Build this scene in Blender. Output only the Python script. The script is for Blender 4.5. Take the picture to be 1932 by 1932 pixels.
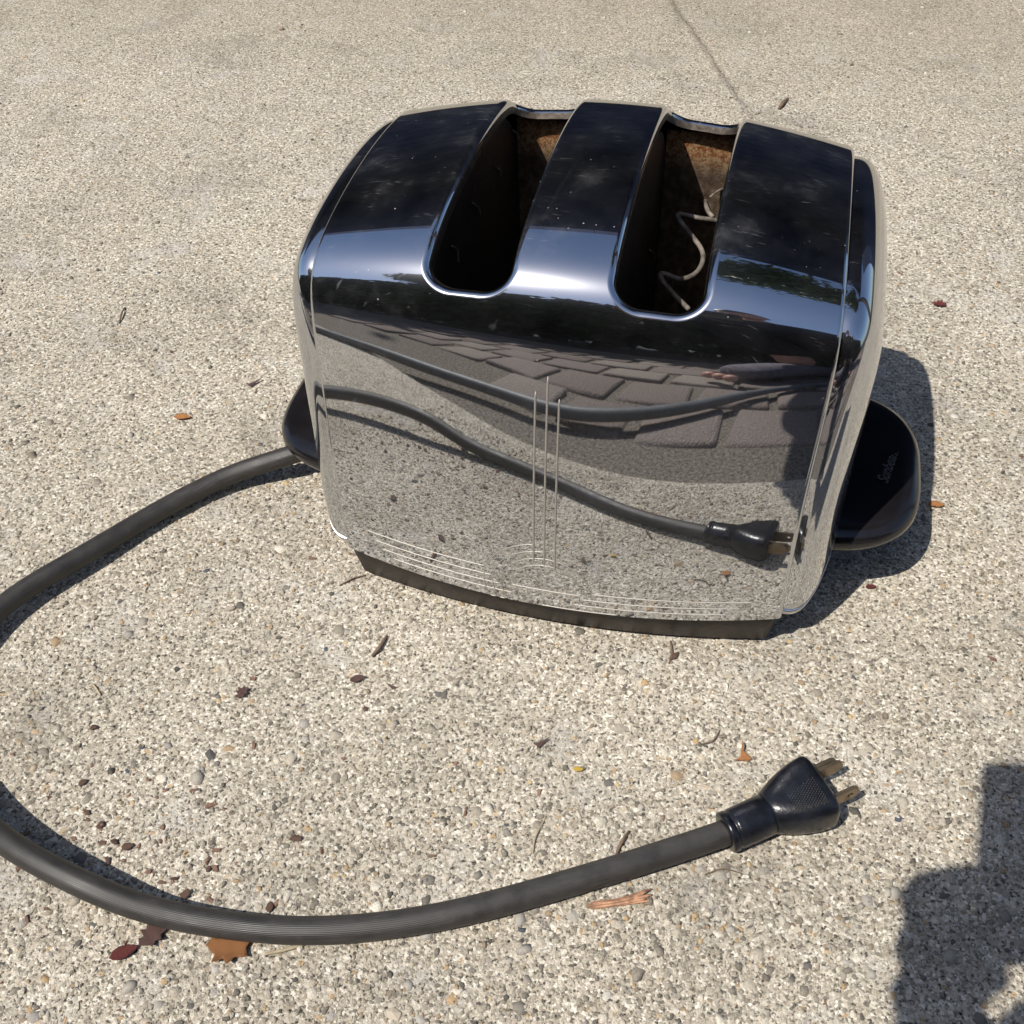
import bpy, bmesh, math, random
import numpy as np
from mathutils import Vector, Matrix, Euler, noise as mnoise
from mathutils.geometry import intersect_line_plane

for o in list(bpy.data.objects):
    bpy.data.objects.remove(o)
SC = bpy.context.scene
COL = SC.collection
random.seed(7)
RNG = np.random.default_rng(7)

# ------------------------------------------------------------------ camera
CAM = np.array([0.0690, -0.3918, 0.3936])
PITCH, YAW, ROLL, FOC = math.radians(45.697), math.radians(-15.833), math.radians(-2.671), 1.0612
fw = np.array([math.sin(YAW) * math.cos(PITCH), math.cos(YAW) * math.cos(PITCH), -math.sin(PITCH)])
rt = np.array([math.cos(YAW), -math.sin(YAW), 0.0])
up = np.cross(rt, fw)
r2 = rt * math.cos(ROLL) + up * math.sin(ROLL)
u2 = -rt * math.sin(ROLL) + up * math.cos(ROLL)
cd = bpy.data.cameras.new('camera')
cam = bpy.data.objects.new('camera', cd)
COL.objects.link(cam)
cam.matrix_world = Matrix([[r2[0], u2[0], -fw[0], CAM[0]], [r2[1], u2[1], -fw[1], CAM[1]],
                           [r2[2], u2[2], -fw[2], CAM[2]], [0, 0, 0, 1]])
cd.sensor_width = 36
cd.lens = 36 * FOC
cd.clip_start = 0.002
cd.clip_end = 500
SC.camera = cam

# ------------------------------------------------------------------ sky, sun, exposure
SUN_DIR = Vector((-0.36, -0.52, 1.0)).normalized()      # towards the sun
SUN_EL = math.asin(SUN_DIR.z)
w = bpy.data.worlds.new('World')
SC.world = w
w.use_nodes = True
nt = w.node_tree
nt.nodes.clear()
sky = nt.nodes.new('ShaderNodeTexSky')
sky.sky_type = 'NISHITA'
sky.sun_disc = False
sky.sun_elevation = SUN_EL
sky.sun_rotation = math.atan2(SUN_DIR.x, SUN_DIR.y)
sky.air_density = 1.0
sky.dust_density = 1.3
sky.ozone_density = 3.0
bg = nt.nodes.new('ShaderNodeBackground')
bg.inputs[1].default_value = 0.115
wo = nt.nodes.new('ShaderNodeOutputWorld')
nt.links.new(sky.outputs[0], bg.inputs[0])
nt.links.new(bg.outputs[0], wo.inputs[0])
sd = bpy.data.lights.new('sun', 'SUN')
sd.energy = 4.9
sd.angle = math.radians(0.53)
sd.color = (1.0, 0.95, 0.87)
sun = bpy.data.objects.new('sun', sd)
COL.objects.link(sun)
sun.rotation_euler = SUN_DIR.to_track_quat('Z', 'Y').to_euler()
sun.location = (-1, -2, 3)
SC.view_settings.view_transform = 'Standard'
SC.view_settings.look = 'None'
SC.view_settings.exposure = 0.08
SC.view_settings.gamma = 1.0


def on_x(u, v, x):
    """the same, on the upright plane at x"""
    d = fw + r2 * (u - 966) / (FOC * 1932) + u2 * (966 - v) / (FOC * 1932)
    return Vector(CAM + (x - CAM[0]) / d[0] * d)


def ground(u, v, z=0.0):
    """point of the photograph (in its 1932 px view) -> place on the plane z"""
    d = fw + r2 * (u - 966) / (FOC * 1932) + u2 * (966 - v) / (FOC * 1932)
    t = (z - CAM[2]) / d[2]
    return Vector(CAM + t * d)


# ------------------------------------------------------------------ helpers
def link(o, parent=None):
    COL.objects.link(o)
    if parent is not None:
        o.parent = parent
    return o


def obj(name, me, mat=None, parent=None):
    if isinstance(me, bmesh.types.BMesh):
        bm = me
        me = bpy.data.meshes.new(name)
        bm.to_mesh(me)
        bm.free()
    if mat is not None:
        me.materials.clear()
        me.materials.append(mat)
    return link(bpy.data.objects.new(name, me), parent)


def mesh_np(name, V, F, smooth=True, normals=None):
    me = bpy.data.meshes.new(name)
    me.from_pydata([tuple(v) for v in V], [], F)
    me.validate()
    me.update()
    me.shade_smooth() if smooth else me.shade_flat()
    if normals is not None and len(me.vertices) == len(V):
        me.normals_split_custom_set_from_vertices([tuple(n) for n in normals])
    return me


def empty(name, loc=(0, 0, 0), label=None, cat=None, group=None):
    o = bpy.data.objects.new(name, None)
    o.empty_display_size = 0.02
    COL.objects.link(o)
    o.location = loc
    tag(o, label, cat, group)
    return o


def tag(o, label=None, cat=None, group=None, kind=None):
    if label: o['label'] = label
    if cat: o['category'] = cat
    if group: o['group'] = group
    if kind: o['kind'] = kind
    return o


def rot_min_frames(P):
    P = [Vector(p) for p in P]
    T = []
    for i in range(len(P)):
        a, b = P[max(i - 1, 0)], P[min(i + 1, len(P) - 1)]
        T.append((b - a).normalized())
    n = Vector((0, 0, 1))
    if abs(T[0].dot(n)) > 0.95: n = Vector((1, 0, 0))
    n = (n - T[0] * n.dot(T[0])).normalized()
    fr = []
    for i, t in enumerate(T):
        n = (n - t * n.dot(t)).normalized()
        fr.append((P[i], t, n, t.cross(n)))
    return fr


def tube_mesh(name, P, R, seg=12, caps=True, flat=1.0, uv=False):
    """tube along P; R a number or list; flat squeezes across the normal"""
    fr = rot_min_frames(P)
    if not hasattr(R, '__len__'): R = [R] * len(P)
    V, F = [], []
    for (p, t, n, b), r in zip(fr, R):
        for k in range(seg):
            a = 2 * math.pi * k / seg
            V.append(p + n * (r * flat * math.cos(a)) + b * (r * math.sin(a)))
    for i in range(len(fr) - 1):
        for k in range(seg):
            k2 = (k + 1) % seg
            F.append((i * seg + k, i * seg + k2, (i + 1) * seg + k2, (i + 1) * seg + k))
    if caps:
        F.append(tuple(range(seg - 1, -1, -1)))
        F.append(tuple((len(fr) - 1) * seg + k for k in range(seg)))
    me = bpy.data.meshes.new(name)
    me.from_pydata(V, [], F)
    me.update()
    me.shade_smooth()
    if uv:
        L = me.uv_layers.new(name='uv')
        acc = [0.0]
        for i in range(1, len(fr)): acc.append(acc[-1] + (fr[i][0] - fr[i - 1][0]).length)
        for poly in me.polygons:
            if poly.loop_total != 4: continue
            ks = [me.loops[l].vertex_index % seg for l in poly.loop_indices]
            wrap = max(ks) - min(ks) > 1
            for l in poly.loop_indices:
                vi = me.loops[l].vertex_index
                k = vi % seg
                kk = k + seg if (wrap and k == 0) else k
                L.data[l].uv = (acc[vi // seg], kk / seg)
    return me


def catmull(P, n=12):
    P = [Vector(p) for p in P]
    Q = [P[0] * 2 - P[1]] + P + [P[-1] * 2 - P[-2]]
    out = []
    for i in range(1, len(Q) - 2):
        for k in range(n):
            t = k / n
            a, b, c, d = Q[i - 1], Q[i], Q[i + 1], Q[i + 2]
            out.append(0.5 * ((2 * b) + (c - a) * t + (2 * a - 5 * b + 4 * c - d) * t * t + (3 * b - a - 3 * c + d) * t ** 3))
    out.append(P[-1])
    return out


def box_bm(bm, c, s, rot=None):
    m = Matrix.Translation(c) @ (rot.to_4x4() if rot else Matrix.Identity(4)) @ Matrix.Diagonal((s[0], s[1], s[2], 1))
    bmesh.ops.create_cube(bm, size=1.0, matrix=m)


def bevelled_box(c, s, r=0.002, seg=3, rot=None):
    bm = bmesh.new()
    box_bm(bm, c, s, rot)
    bmesh.ops.bevel(bm, geom=bm.edges[:], offset=r, segments=seg, profile=0.6, affect='EDGES')
    for f in bm.faces: f.smooth = True
    return bm


# ------------------------------------------------------------------ materials
class NT:
    def __init__(s, name):
        s.m = bpy.data.materials.new(name)
        s.m.use_nodes = True
        s.t = s.m.node_tree
        s.p = s.t.nodes['Principled BSDF']
        s.out = s.t.nodes['Material Output']

    def n(s, typ, **kw):
        nd = s.t.nodes.new(typ)
        for k, v in kw.items():
            if k.startswith('i_'):
                key = k[2:]
                nd.inputs[int(key) if key.isdigit() else key.replace('_', ' ')].default_value = v
            else:
                setattr(nd, k, v)
        return nd

    def l(s, a, b): s.t.links.new(a, b)

    def ramp(s, src, stops, interp='LINEAR'):
        r = s.n('ShaderNodeValToRGB')
        r.color_ramp.interpolation = interp
        e = r.color_ramp.elements
        while len(e) < len(stops): e.new(0.5)
        for el, (pos, c) in zip(e, stops):
            el.position = pos
            el.color = (c, c, c, 1) if not hasattr(c, '__len__') else (*c, 1)
        s.l(src, r.inputs[0])
        return r

    def mix(s, f, a, b, mode='MIX'):
        m = s.n('ShaderNodeMix', data_type='RGBA', blend_type=mode)
        for sock, v in ((0, f), (6, a), (7, b)):
            if hasattr(v, 'is_linked') or isinstance(v, bpy.types.NodeSocket): s.l(v, m.inputs[sock])
            elif sock == 0: m.inputs[0].default_value = v
            else: m.inputs[sock].default_value = (*v, 1)
        return m.outputs[2]

    def math(s, op, a, b=None):
        m = s.n('ShaderNodeMath', operation=op)
        for i, v in enumerate((a, b)):
            if v is None: continue
            if isinstance(v, bpy.types.NodeSocket): s.l(v, m.inputs[i])
            else: m.inputs[i].default_value = v
        return m.outputs[0]


def simple(name, col, rough=0.5, metal=0.0, var=0.15, scale=80, bump=0.0, bscale=400, spec=0.5, coat=0.0):
    q = NT(name)
    tc = q.n('ShaderNodeTexCoord')
    no = q.n('ShaderNodeTexNoise', i_Scale=scale, i_Detail=5.0)
    q.l(tc.outputs['Object'], no.inputs['Vector'])
    c1 = tuple(max(0, x * (1 - var)) for x in col)
    c2 = tuple(min(1, x * (1 + var)) for x in col)
    r = q.ramp(no.outputs[0], [(0.3, c1), (0.7, c2)])
    q.l(r.outputs[0], q.p.inputs['Base Color'])
    q.p.inputs['Roughness'].default_value = rough
    q.p.inputs['Metallic'].default_value = metal
    q.p.inputs['Specular IOR Level'].default_value = spec
    q.p.inputs['Coat Weight'].default_value = coat
    if bump:
        n2 = q.n('ShaderNodeTexNoise', i_Scale=bscale, i_Detail=4.0)
        q.l(tc.outputs['Object'], n2.inputs['Vector'])
        b = q.n('ShaderNodeBump', i_Strength=1.0, i_Distance=bump)
        q.l(n2.outputs[0], b.inputs['Height'])
        q.l(b.outputs[0], q.p.inputs['Normal'])
    return q.m


def mat_chrome():
    q = NT('chrome')
    tc = q.n('ShaderNodeTexCoord')
    q.p.inputs['Base Color'].default_value = (0.555, 0.57, 0.595, 1)
    q.p.inputs['Metallic'].default_value = 1.0
    q.p.inputs['Roughness'].default_value = 0.025
    # very slight waviness of the pressed sheet
    n1 = q.n('ShaderNodeTexNoise', i_Scale=14.0, i_Detail=1.0)
    q.l(tc.outputs['Object'], n1.inputs['Vector'])
    b1 = q.n('ShaderNodeBump', i_Strength=1.0, i_Distance=0.00034)
    q.l(n1.outputs[0], b1.inputs['Height'])
    q.l(b1.outputs[0], q.p.inputs['Normal'])
    # dust specks, smudges and hairline scratches lie on the upper side
    geo = q.n('ShaderNodeNewGeometry')
    sep = q.n('ShaderNodeSeparateXYZ')
    q.l(geo.outputs['Normal'], sep.inputs[0])
    upf = q.ramp(sep.outputs[2], [(0.0, 0.10), (0.12, 0.55), (0.6, 1.0)])
    v = q.n('ShaderNodeTexVoronoi', i_Scale=620.0, i_Randomness=1.0)
    q.l(tc.outputs['Object'], v.inputs['Vector'])
    sc = q.n('ShaderNodeSeparateColor')
    q.l(v.outputs['Color'], sc.inputs[0])
    clump = q.n('ShaderNodeTexNoise', i_Scale=24.0, i_Detail=4.0, i_Roughness=0.7)
    q.l(tc.outputs['Object'], clump.inputs['Vector'])
    pick = q.math('GREATER_THAN', q.math('ADD', q.math('MULTIPLY', sc.outputs[0], 0.6), q.math('MULTIPLY', clump.outputs[0], 0.6)), 0.86)
    sz = q.math('MULTIPLY', q.math('POWER', sc.outputs[1], 2.0), 0.24)
    dot = q.math('LESS_THAN', v.outputs['Distance'], sz)
    speck = q.math('MULTIPLY', pick, dot)
    speck = q.math('MULTIPLY', speck, q.math('MULTIPLY', sc.outputs[2], 0.75))
    mk = q.n('ShaderNodeTexNoise', i_Scale=34.0, i_Detail=6.0, i_Roughness=0.65)
    q.l(tc.outputs['Object'], mk.inputs['Vector'])
    scrs = None
    for ang, sy_, thr in ((0.45, 420.0, 0.70), (-0.9, 300.0, 0.72), (1.45, 520.0, 0.71)):
        mp = q.n('ShaderNodeMapping')
        mp.inputs['Rotation'].default_value = (0.0, 0.0, ang)
        mp.inputs['Scale'].default_value = (26.0, sy_, 26.0)
        wp = q.n('ShaderNodeTexNoise', i_Scale=18.0)
        q.l(tc.outputs['Object'], wp.inputs['Vector'])
        wsc = q.n('ShaderNodeVectorMath', operation='SCALE'); wsc.inputs['Scale'].default_value = 0.02
        q.l(wp.outputs['Color'], wsc.inputs[0])
        wad = q.n('ShaderNodeVectorMath', operation='ADD')
        q.l(tc.outputs['Object'], wad.inputs[0]); q.l(wsc.outputs[0], wad.inputs[1])
        q.l(wad.outputs[0], mp.inputs[0])
        ns = q.n('ShaderNodeTexNoise', i_Scale=4.0, i_Detail=2.0)
        q.l(mp.outputs[0], ns.inputs['Vector'])
        sr = q.ramp(ns.outputs[0], [(thr, 0.0), (thr + 0.05, 0.22)]).outputs[0]
        scrs = sr if scrs is None else q.math('MAXIMUM', scrs, sr)
    film = q.ramp(mk.outputs[0], [(0.38, 0.003), (0.55, 0.014), (0.66, 0.05), (0.78, 0.14)])
    scrm = q.math('MULTIPLY', scrs, q.ramp(mk.outputs[0], [(0.45, 0.0), (0.6, 1.0)]).outputs[0])
    s1 = q.math('MAXIMUM', speck, scrm)
    s2 = q.math('ADD', s1, film.outputs[0])
    fac = q.math('MULTIPLY', s2, upf.outputs[0])
    fac = q.math('MINIMUM', fac, 0.6)
    dust = q.n('ShaderNodeBsdfDiffuse')
    dust.inputs[0].default_value = (0.45, 0.45, 0.47, 1)
    haze = q.n('ShaderNodeBsdfGlossy')
    haze.inputs['Color'].default_value = (0.7, 0.72, 0.8, 1)
    haze.inputs['Roughness'].default_value = 0.24
    mh = q.n('ShaderNodeMixShader')
    mh.inputs[0].default_value = 0.075
    q.l(q.p.outputs[0], mh.inputs[1])
    q.l(haze.outputs[0], mh.inputs[2])
    ms = q.n('ShaderNodeMixShader')
    q.l(fac, ms.inputs[0])
    q.l(mh.outputs[0], ms.inputs[1])
    q.l(dust.outputs[0], ms.inputs[2])
    q.l(ms.outputs[0], q.out.inputs[0])
    return q.m


def mat_rust():
    q = NT('rusty_steel')
    tc = q.n('ShaderNodeTexCoord')
    mp = q.n('ShaderNodeMapping')
    mp.inputs['Scale'].default_value = (1, 1, 0.65)
    q.l(tc.outputs['Object'], mp.inputs[0])
    a = q.n('ShaderNodeTexNoise', i_Scale=260.0, i_Detail=6.0, i_Roughness=0.7)
    q.l(mp.outputs[0], a.inputs['Vector'])
    col = q.ramp(a.outputs[0], [(0.3, (0.030, 0.020, 0.013)), (0.48, (0.085, 0.055, 0.035)),
                                (0.58, (0.13, 0.095, 0.065)), (0.72, (0.21, 0.165, 0.11))])
    # orange and pale scale near the rim
    sep = q.n('ShaderNodeSeparateXYZ')
    q.l(tc.outputs['Object'], sep.inputs[0])
    b = q.n('ShaderNodeTexNoise', i_Scale=420.0, i_Detail=5.0, i_Roughness=0.8)
    q.l(tc.outputs['Object'], b.inputs['Vector'])
    zz = q.math('ADD', sep.outputs[2], q.math('MULTIPLY', b.outputs[0], 0.012))
    band = q.ramp(q.math('MULTIPLY', zz, 5.0), [(0.74, 0.0), (0.79, 1.0)])
    c2 = q.ramp(b.outputs[0], [(0.35, (0.10, 0.035, 0.015)), (0.48, (0.26, 0.10, 0.035)), (0.57, (0.40, 0.30, 0.16)), (0.66, (0.09, 0.045, 0.025))])
    mx = q.mix(band.outputs[0], col.outputs[0], c2.outputs[0])
    q.l(mx, q.p.inputs['Base Color'])
    q.p.inputs['Roughness'].default_value = 0.62
    q.p.inputs['Metallic'].default_value = 0.15
    bp = q.n('ShaderNodeBump', i_Strength=0.8, i_Distance=0.0006)
    q.l(b.outputs[0], bp.inputs['Height'])
    q.l(bp.outputs[0], q.p.inputs['Normal'])
    return q.m


def mat_concrete():
    q = NT('concrete')
    tc = q.n('ShaderNodeTexCoord')
    P = tc.outputs['Object']
    # paste, sand grains and larger aggregate
    v1 = q.n('ShaderNodeTexVoronoi', i_Scale=900.0)
    q.l(P, v1.inputs['Vector'])
    s1 = q.n('ShaderNodeSeparateColor')
    q.l(v1.outputs['Color'], s1.inputs[0])
    warp = q.n('ShaderNodeTexNoise', i_Scale=260.0, i_Detail=2.0)
    q.l(P, warp.inputs['Vector'])
    wv = q.n('ShaderNodeVectorMath', operation='SCALE')
    wv.inputs['Scale'].default_value = 0.004
    q.l(warp.outputs['Color'], wv.inputs[0])
    wa = q.n('ShaderNodeVectorMath', operation='ADD')
    q.l(P, wa.inputs[0]); q.l(wv.outputs[0], wa.inputs[1])
    v2 = q.n('ShaderNodeTexVoronoi', i_Scale=300.0)
    q.l(wa.outputs[0], v2.inputs['Vector'])
    s2 = q.n('ShaderNodeSeparateColor')
    q.l(v2.outputs['Color'], s2.inputs[0])
    grain = q.ramp(s1.outputs[0], [(0.0, (0.17, 0.155, 0.13)), (0.14, (0.35, 0.32, 0.27)), (0.4, (0.47, 0.43, 0.365)),
                                   (0.8, (0.60, 0.56, 0.49)), (1.0, (0.86, 0.83, 0.77))])
    agg = q.ramp(s2.outputs[0], [(0.0, (0.13, 0.125, 0.115)), (0.2, (0.36, 0.32, 0.26)), (0.45, (0.50, 0.45, 0.37)),
                                 (0.7, (0.33, 0.31, 0.28)), (0.88, (0.66, 0.61, 0.52)), (1.0, (0.52, 0.37, 0.21))])
    pickA = q.math('MULTIPLY', q.math('GREATER_THAN', s2.outputs[1], 0.5), q.math('LESS_THAN', v2.outputs['Distance'], 0.40))
    base = q.mix(q.math('MULTIPLY', pickA, 0.8), grain.outputs[0], agg.outputs[0])
    # large soft weather stains: pale bloom patches and dirty ones
    n1 = q.n('ShaderNodeTexNoise', i_Scale=9.0, i_Detail=7.0, i_Roughness=0.66)
    q.l(P, n1.inputs['Vector'])
    st = q.ramp(n1.outputs[0], [(0.30, 0.72), (0.45, 0.94), (0.7, 1.08)])
    base = q.mix(1.0, base, st.outputs[0], 'MULTIPLY')
    n3 = q.n('ShaderNodeTexNoise', i_Scale=26.0, i_Detail=6.0, i_Roughness=0.7)
    q.l(P, n3.inputs['Vector'])
    n5 = q.n('ShaderNodeTexNoise', i_Scale=13.0, i_Detail=8.0, i_Roughness=0.72)
    q.l(wa.outputs[0], n5.inputs['Vector'])
    dirt = q.ramp(n5.outputs[0], [(0.54, 0.0), (0.70, 0.8)])
    base = q.mix(dirt.outputs[0], base, (0.20, 0.18, 0.15))
    bl = q.ramp(n3.outputs[0], [(0.54, 0.0), (0.70, 0.55)])
    base = q.mix(bl.outputs[0], base, (0.66, 0.645, 0.63))
    # crevice shade between the grains, painted into the colour
    n4 = q.n('ShaderNodeTexNoise', i_Scale=520.0, i_Detail=4.0, i_Roughness=0.65)
    q.l(P, n4.inputs['Vector'])
    dk = q.ramp(n4.outputs[0], [(0.35, 0.10), (0.46, 1.0)])
    base = q.mix(1.0, base, dk.outputs[0], 'MULTIPLY')
    # the crack that runs away behind the toaster
    mp = q.n('ShaderNodeMapping', vector_type='TEXTURE')
    mp.inputs['Location'].default_value = (0.052, 0.418, 0)
    mp.inputs['Rotation'].default_value = (0, 0, math.atan2(0.084, -0.036))
    q.l(wa.outputs[0], mp.inputs[0])
    sp = q.n('ShaderNodeSeparateXYZ')
    q.l(mp.outputs[0], sp.inputs[0])
    wob = q.n('ShaderNodeTexNoise', i_Scale=38.0, i_Detail=4.0)
    q.l(P, wob.inputs['Vector'])
    off = q.math('ADD', sp.outputs[1], q.math('MULTIPLY', q.math('SUBTRACT', wob.outputs[0], 0.5), 0.008))
    cr = q.ramp(q.math('MULTIPLY', q.math('ABSOLUTE', off), 100.0), [(0.0, 1.0), (0.10, 0.6), (0.45, 0.0)])
    crk = q.math('MULTIPLY', cr.outputs[0], q.ramp(sp.outputs[0], [(0.0, 0.0), (0.05, 1.0)]).outputs[0])
    base = q.mix(q.math('MULTIPLY', crk, 0.55), base, (0.10, 0.085, 0.07))
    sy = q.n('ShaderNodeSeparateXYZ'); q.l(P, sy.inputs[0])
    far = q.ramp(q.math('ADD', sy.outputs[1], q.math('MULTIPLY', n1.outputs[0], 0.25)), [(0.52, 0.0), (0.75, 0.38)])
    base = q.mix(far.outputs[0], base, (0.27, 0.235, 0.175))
    base = q.mix(1.0, base, (0.985, 0.955, 0.895), 'MULTIPLY')
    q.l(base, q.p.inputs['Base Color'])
    q.p.inputs['Roughness'].default_value = 0.9
    q.p.inputs['Specular IOR Level'].default_value = 0.25
    h2 = q.math('MULTIPLY', q.math('SUBTRACT', 1.0, v2.outputs['Distance']), pickA)
    h = q.math('ADD', q.math('MULTIPLY', h2, 0.35), q.math('MULTIPLY', n4.outputs[0], 2.2))
    h = q.math('SUBTRACT', h, q.math('MULTIPLY', crk, 2.0))
    bp = q.n('ShaderNodeBump', i_Strength=1.0, i_Distance=0.0007)
    q.l(h, bp.inputs['Height'])
    q.l(bp.outputs[0], q.p.inputs['Normal'])
    return q.m


def mat_island(name, stops, rough=0.8, bump=0.0003, bscale=700, spec=0.3, use_obj=False):
    """every loose stone (or object) its own tone"""
    q = NT(name)
    if use_obj:
        src = q.n('ShaderNodeObjectInfo').outputs['Random']
    else:
        src = q.n('ShaderNodeNewGeometry').outputs['Random Per Island']
    r = q.ramp(src, stops)
    tc = q.n('ShaderNodeTexCoord')
    no = q.n('ShaderNodeTexNoise', i_Scale=bscale, i_Detail=4.0)
    q.l(tc.outputs['Object'], no.inputs['Vector'])
    v = q.ramp(no.outputs[0], [(0.3, 0.72), (0.7, 1.2)])
    q.l(q.mix(1.0, r.outputs[0], v.outputs[0], 'MULTIPLY'), q.p.inputs['Base Color'])
    q.p.inputs['Roughness'].default_value = rough
    q.p.inputs['Specular IOR Level'].default_value = spec
    if bump:
        b = q.n('ShaderNodeBump', i_Strength=1.0, i_Distance=bump)
        q.l(no.outputs[0], b.inputs['Height'])
        q.l(b.outputs[0], q.p.inputs['Normal'])
    return q.m


def mat_cord():
    q = NT('rubber_cord')
    uv = q.n('ShaderNodeUVMap')
    sp = q.n('ShaderNodeSeparateXYZ')
    q.l(uv.outputs[0], sp.inputs[0])
    ang = q.math('MULTIPLY', sp.outputs[1], 2 * math.pi * 52)
    s = q.math('SINE', ang)
    tc = q.n('ShaderNodeTexCoord')
    no = q.n('ShaderNodeTexNoise', i_Scale=120.0, i_Detail=6.0, i_Roughness=0.7)
    q.l(tc.outputs['Object'], no.inputs['Vector'])
    col = q.ramp(no.outputs[0], [(0.3, (0.022, 0.020, 0.019)), (0.6, (0.036, 0.033, 0.031)), (0.8, (0.07, 0.062, 0.055))])
    q.l(col.outputs[0], q.p.inputs['Base Color'])
    mpu = q.n('ShaderNodeMapping'); mpu.inputs['Scale'].default_value = (45.0, 90.0, 1.0)
    q.l(uv.outputs[0], mpu.inputs[0])
    nu = q.n('ShaderNodeTexNoise', i_Scale=1.0, i_Detail=3.0, i_Roughness=0.6); q.l(mpu.outputs[0], nu.inputs['Vector'])
    pt = q.n('ShaderNodeTexNoise', i_Scale=22.0, i_Detail=3.0); q.l(tc.outputs['Object'], pt.inputs['Vector'])
    sc_ = q.math('MULTIPLY', q.ramp(nu.outputs[0], [(0.56, 0.0), (0.72, 0.7)]).outputs[0], q.ramp(pt.outputs[0], [(0.45, 0.1), (0.62, 1.0)]).outputs[0])
    q.l(q.mix(sc_, col.outputs[0], (0.15, 0.14, 0.13)), q.p.inputs['Base Color'])
    rr = q.ramp(no.outputs[0], [(0.3, 0.38), (0.7, 0.6)])
    q.l(rr.outputs[0], q.p.inputs['Roughness'])
    b = q.n('ShaderNodeBump', i_Strength=0.5, i_Distance=0.00005)
    q.l(s, b.inputs['Height'])
    q.l(b.outputs[0], q.p.inputs['Normal'])
    return q.m


M = dict(
    chrome=mat_chrome(), rust=mat_rust(), concrete=mat_concrete(), cord=mat_cord(),
    liner=simple('dark_steel', (0.020, 0.017, 0.015), 0.55, 0.3, 0.5, 90, 0.0003),  # near-black sheet metal of the slot wells
    liner_mid=simple('brown_sheet', (0.035, 0.026, 0.02), 0.6, 0.3, 0.5, 60, 0.0003),
    grime=simple('grimy_rim', (0.06, 0.047, 0.035), 0.55, 0.5, 0.6, 350, 0.0003),
    bake=simple('bakelite', (0.010, 0.009, 0.010), 0.16, 0, 0.3, 60, 0, spec=0.5),
    basem=simple('worn_bakelite', (0.020, 0.016, 0.014), 0.38, 0, 0.6, 60, 0.0002, 300, spec=0.25),
    etch=simple('etched_chrome', (0.44, 0.41, 0.37), 0.55, 0.6, 0.05),
    wire=simple('corroded_wire', (0.19, 0.165, 0.14), 0.75, 0.25, 0.5, 300, 0.0003),
    plug=simple('plug_rubber', (0.009, 0.010, 0.014), 0.27, 0, 0.6, 160, 0.00012, 500, spec=0.4),
    plugw=simple('worn_rubber', (0.045, 0.044, 0.045), 0.5, 0, 0.5, 300, 0.0002, 900),
    brass=simple('tarnished_brass', (0.22, 0.165, 0.105), 0.34, 0.9, 0.3, 120, 0.0001, 600),
    scriptm=simple('script_ink', (0.075, 0.073, 0.07), 0.35, 0, 0.1),
    leaf_orange=simple('dry_orange_leaf', (0.46, 0.20, 0.07), 0.6, 0, 0.45, 160, 0.0004, 500),
    leaf_brown=simple('dry_brown_leaf', (0.32, 0.14, 0.05), 0.62, 0, 0.45, 120, 0.0004, 500),
    leaf_red=simple('dark_red_leaf', (0.15, 0.035, 0.03), 0.55, 0, 0.4, 150, 0.0004, 500),
    leaf_dark=simple('maroon_leaf', (0.12, 0.065, 0.055), 0.65, 0, 0.4, 150, 0.0004, 500),
    petal=simple('yellow_petal', (0.55, 0.36, 0.06), 0.55, 0, 0.3, 200, 0.0003, 500),
    twig=simple('dry_twig', (0.13, 0.09, 0.06), 0.85, 0, 0.4, 250, 0.0004, 700),
    straw=simple('pale_stem', (0.36, 0.30, 0.20), 0.8, 0, 0.3, 250, 0.0003, 700),
    bark=simple('split_wood', (0.40, 0.22, 0.13), 0.75, 0, 0.45, 300, 0.0006, 500),
    mulch=simple('mulch_chip', (0.17, 0.10, 0.07), 0.85, 0, 0.5, 250, 0.0005, 600),
)

# ------------------------------------------------------------------ the setting: concrete slab
#SLAB#
slab_me = bpy.data.meshes.new('concrete_slab')
EDGE = lambda x: -0.284 + 0.27 * x                   # front edge of the slab
SLAB = [(-3.0, EDGE(-3.0)), (1.6, EDGE(1.6)), (1.6, 3.3), (-3.0, 3.3)]
bm = bmesh.new()
top = [bm.verts.new((x, y, 0)) for x, y in SLAB]
bot = [bm.verts.new((x, y, -0.09)) for x, y in SLAB]
bm.faces.new(top)
for i in range(4):
    bm.faces.new((bot[i], bot[(i + 1) % 4], top[(i + 1) % 4], top[i]))
bm.normal_update()
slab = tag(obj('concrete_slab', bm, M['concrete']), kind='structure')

# ------------------------------------------------------------------ toaster
toaster = empty('toaster', (0, 0, 0), 'chrome two slot toaster with black handles standing on the concrete slab', 'toaster')

CTRL = [(-0.0878, 0.015), (-0.0886, 0.030), (-0.0884, 0.048), (-0.0872, 0.070), (-0.0851, 0.093), (-0.0824, 0.116), (-0.0795, 0.139),
        (-0.0765, 0.1585), (-0.0705, 0.1730), (-0.0565, 0.1812), (-0.034, 0.1865), (0.0, 0.1892)]
CP = np.array(CTRL + [(-y, z) for y, z in CTRL[-2::-1]])
CP[:, 0] = CP[:, 0] * 1.0589 - np.sign(CP[:, 0]) * 0.0012 * np.clip((CP[:, 1] - .1) / .08, -1, 1)
CP[:, 1] = 0.0198 + (CP[:, 1] - .015) * (.1889 - .0198) / (.1892 - .015)
CPE = np.vstack([2 * CP[0] - CP[1], CP, 2 * CP[-1] - CP[-2]])
NSEG = len(CP) - 1


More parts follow.
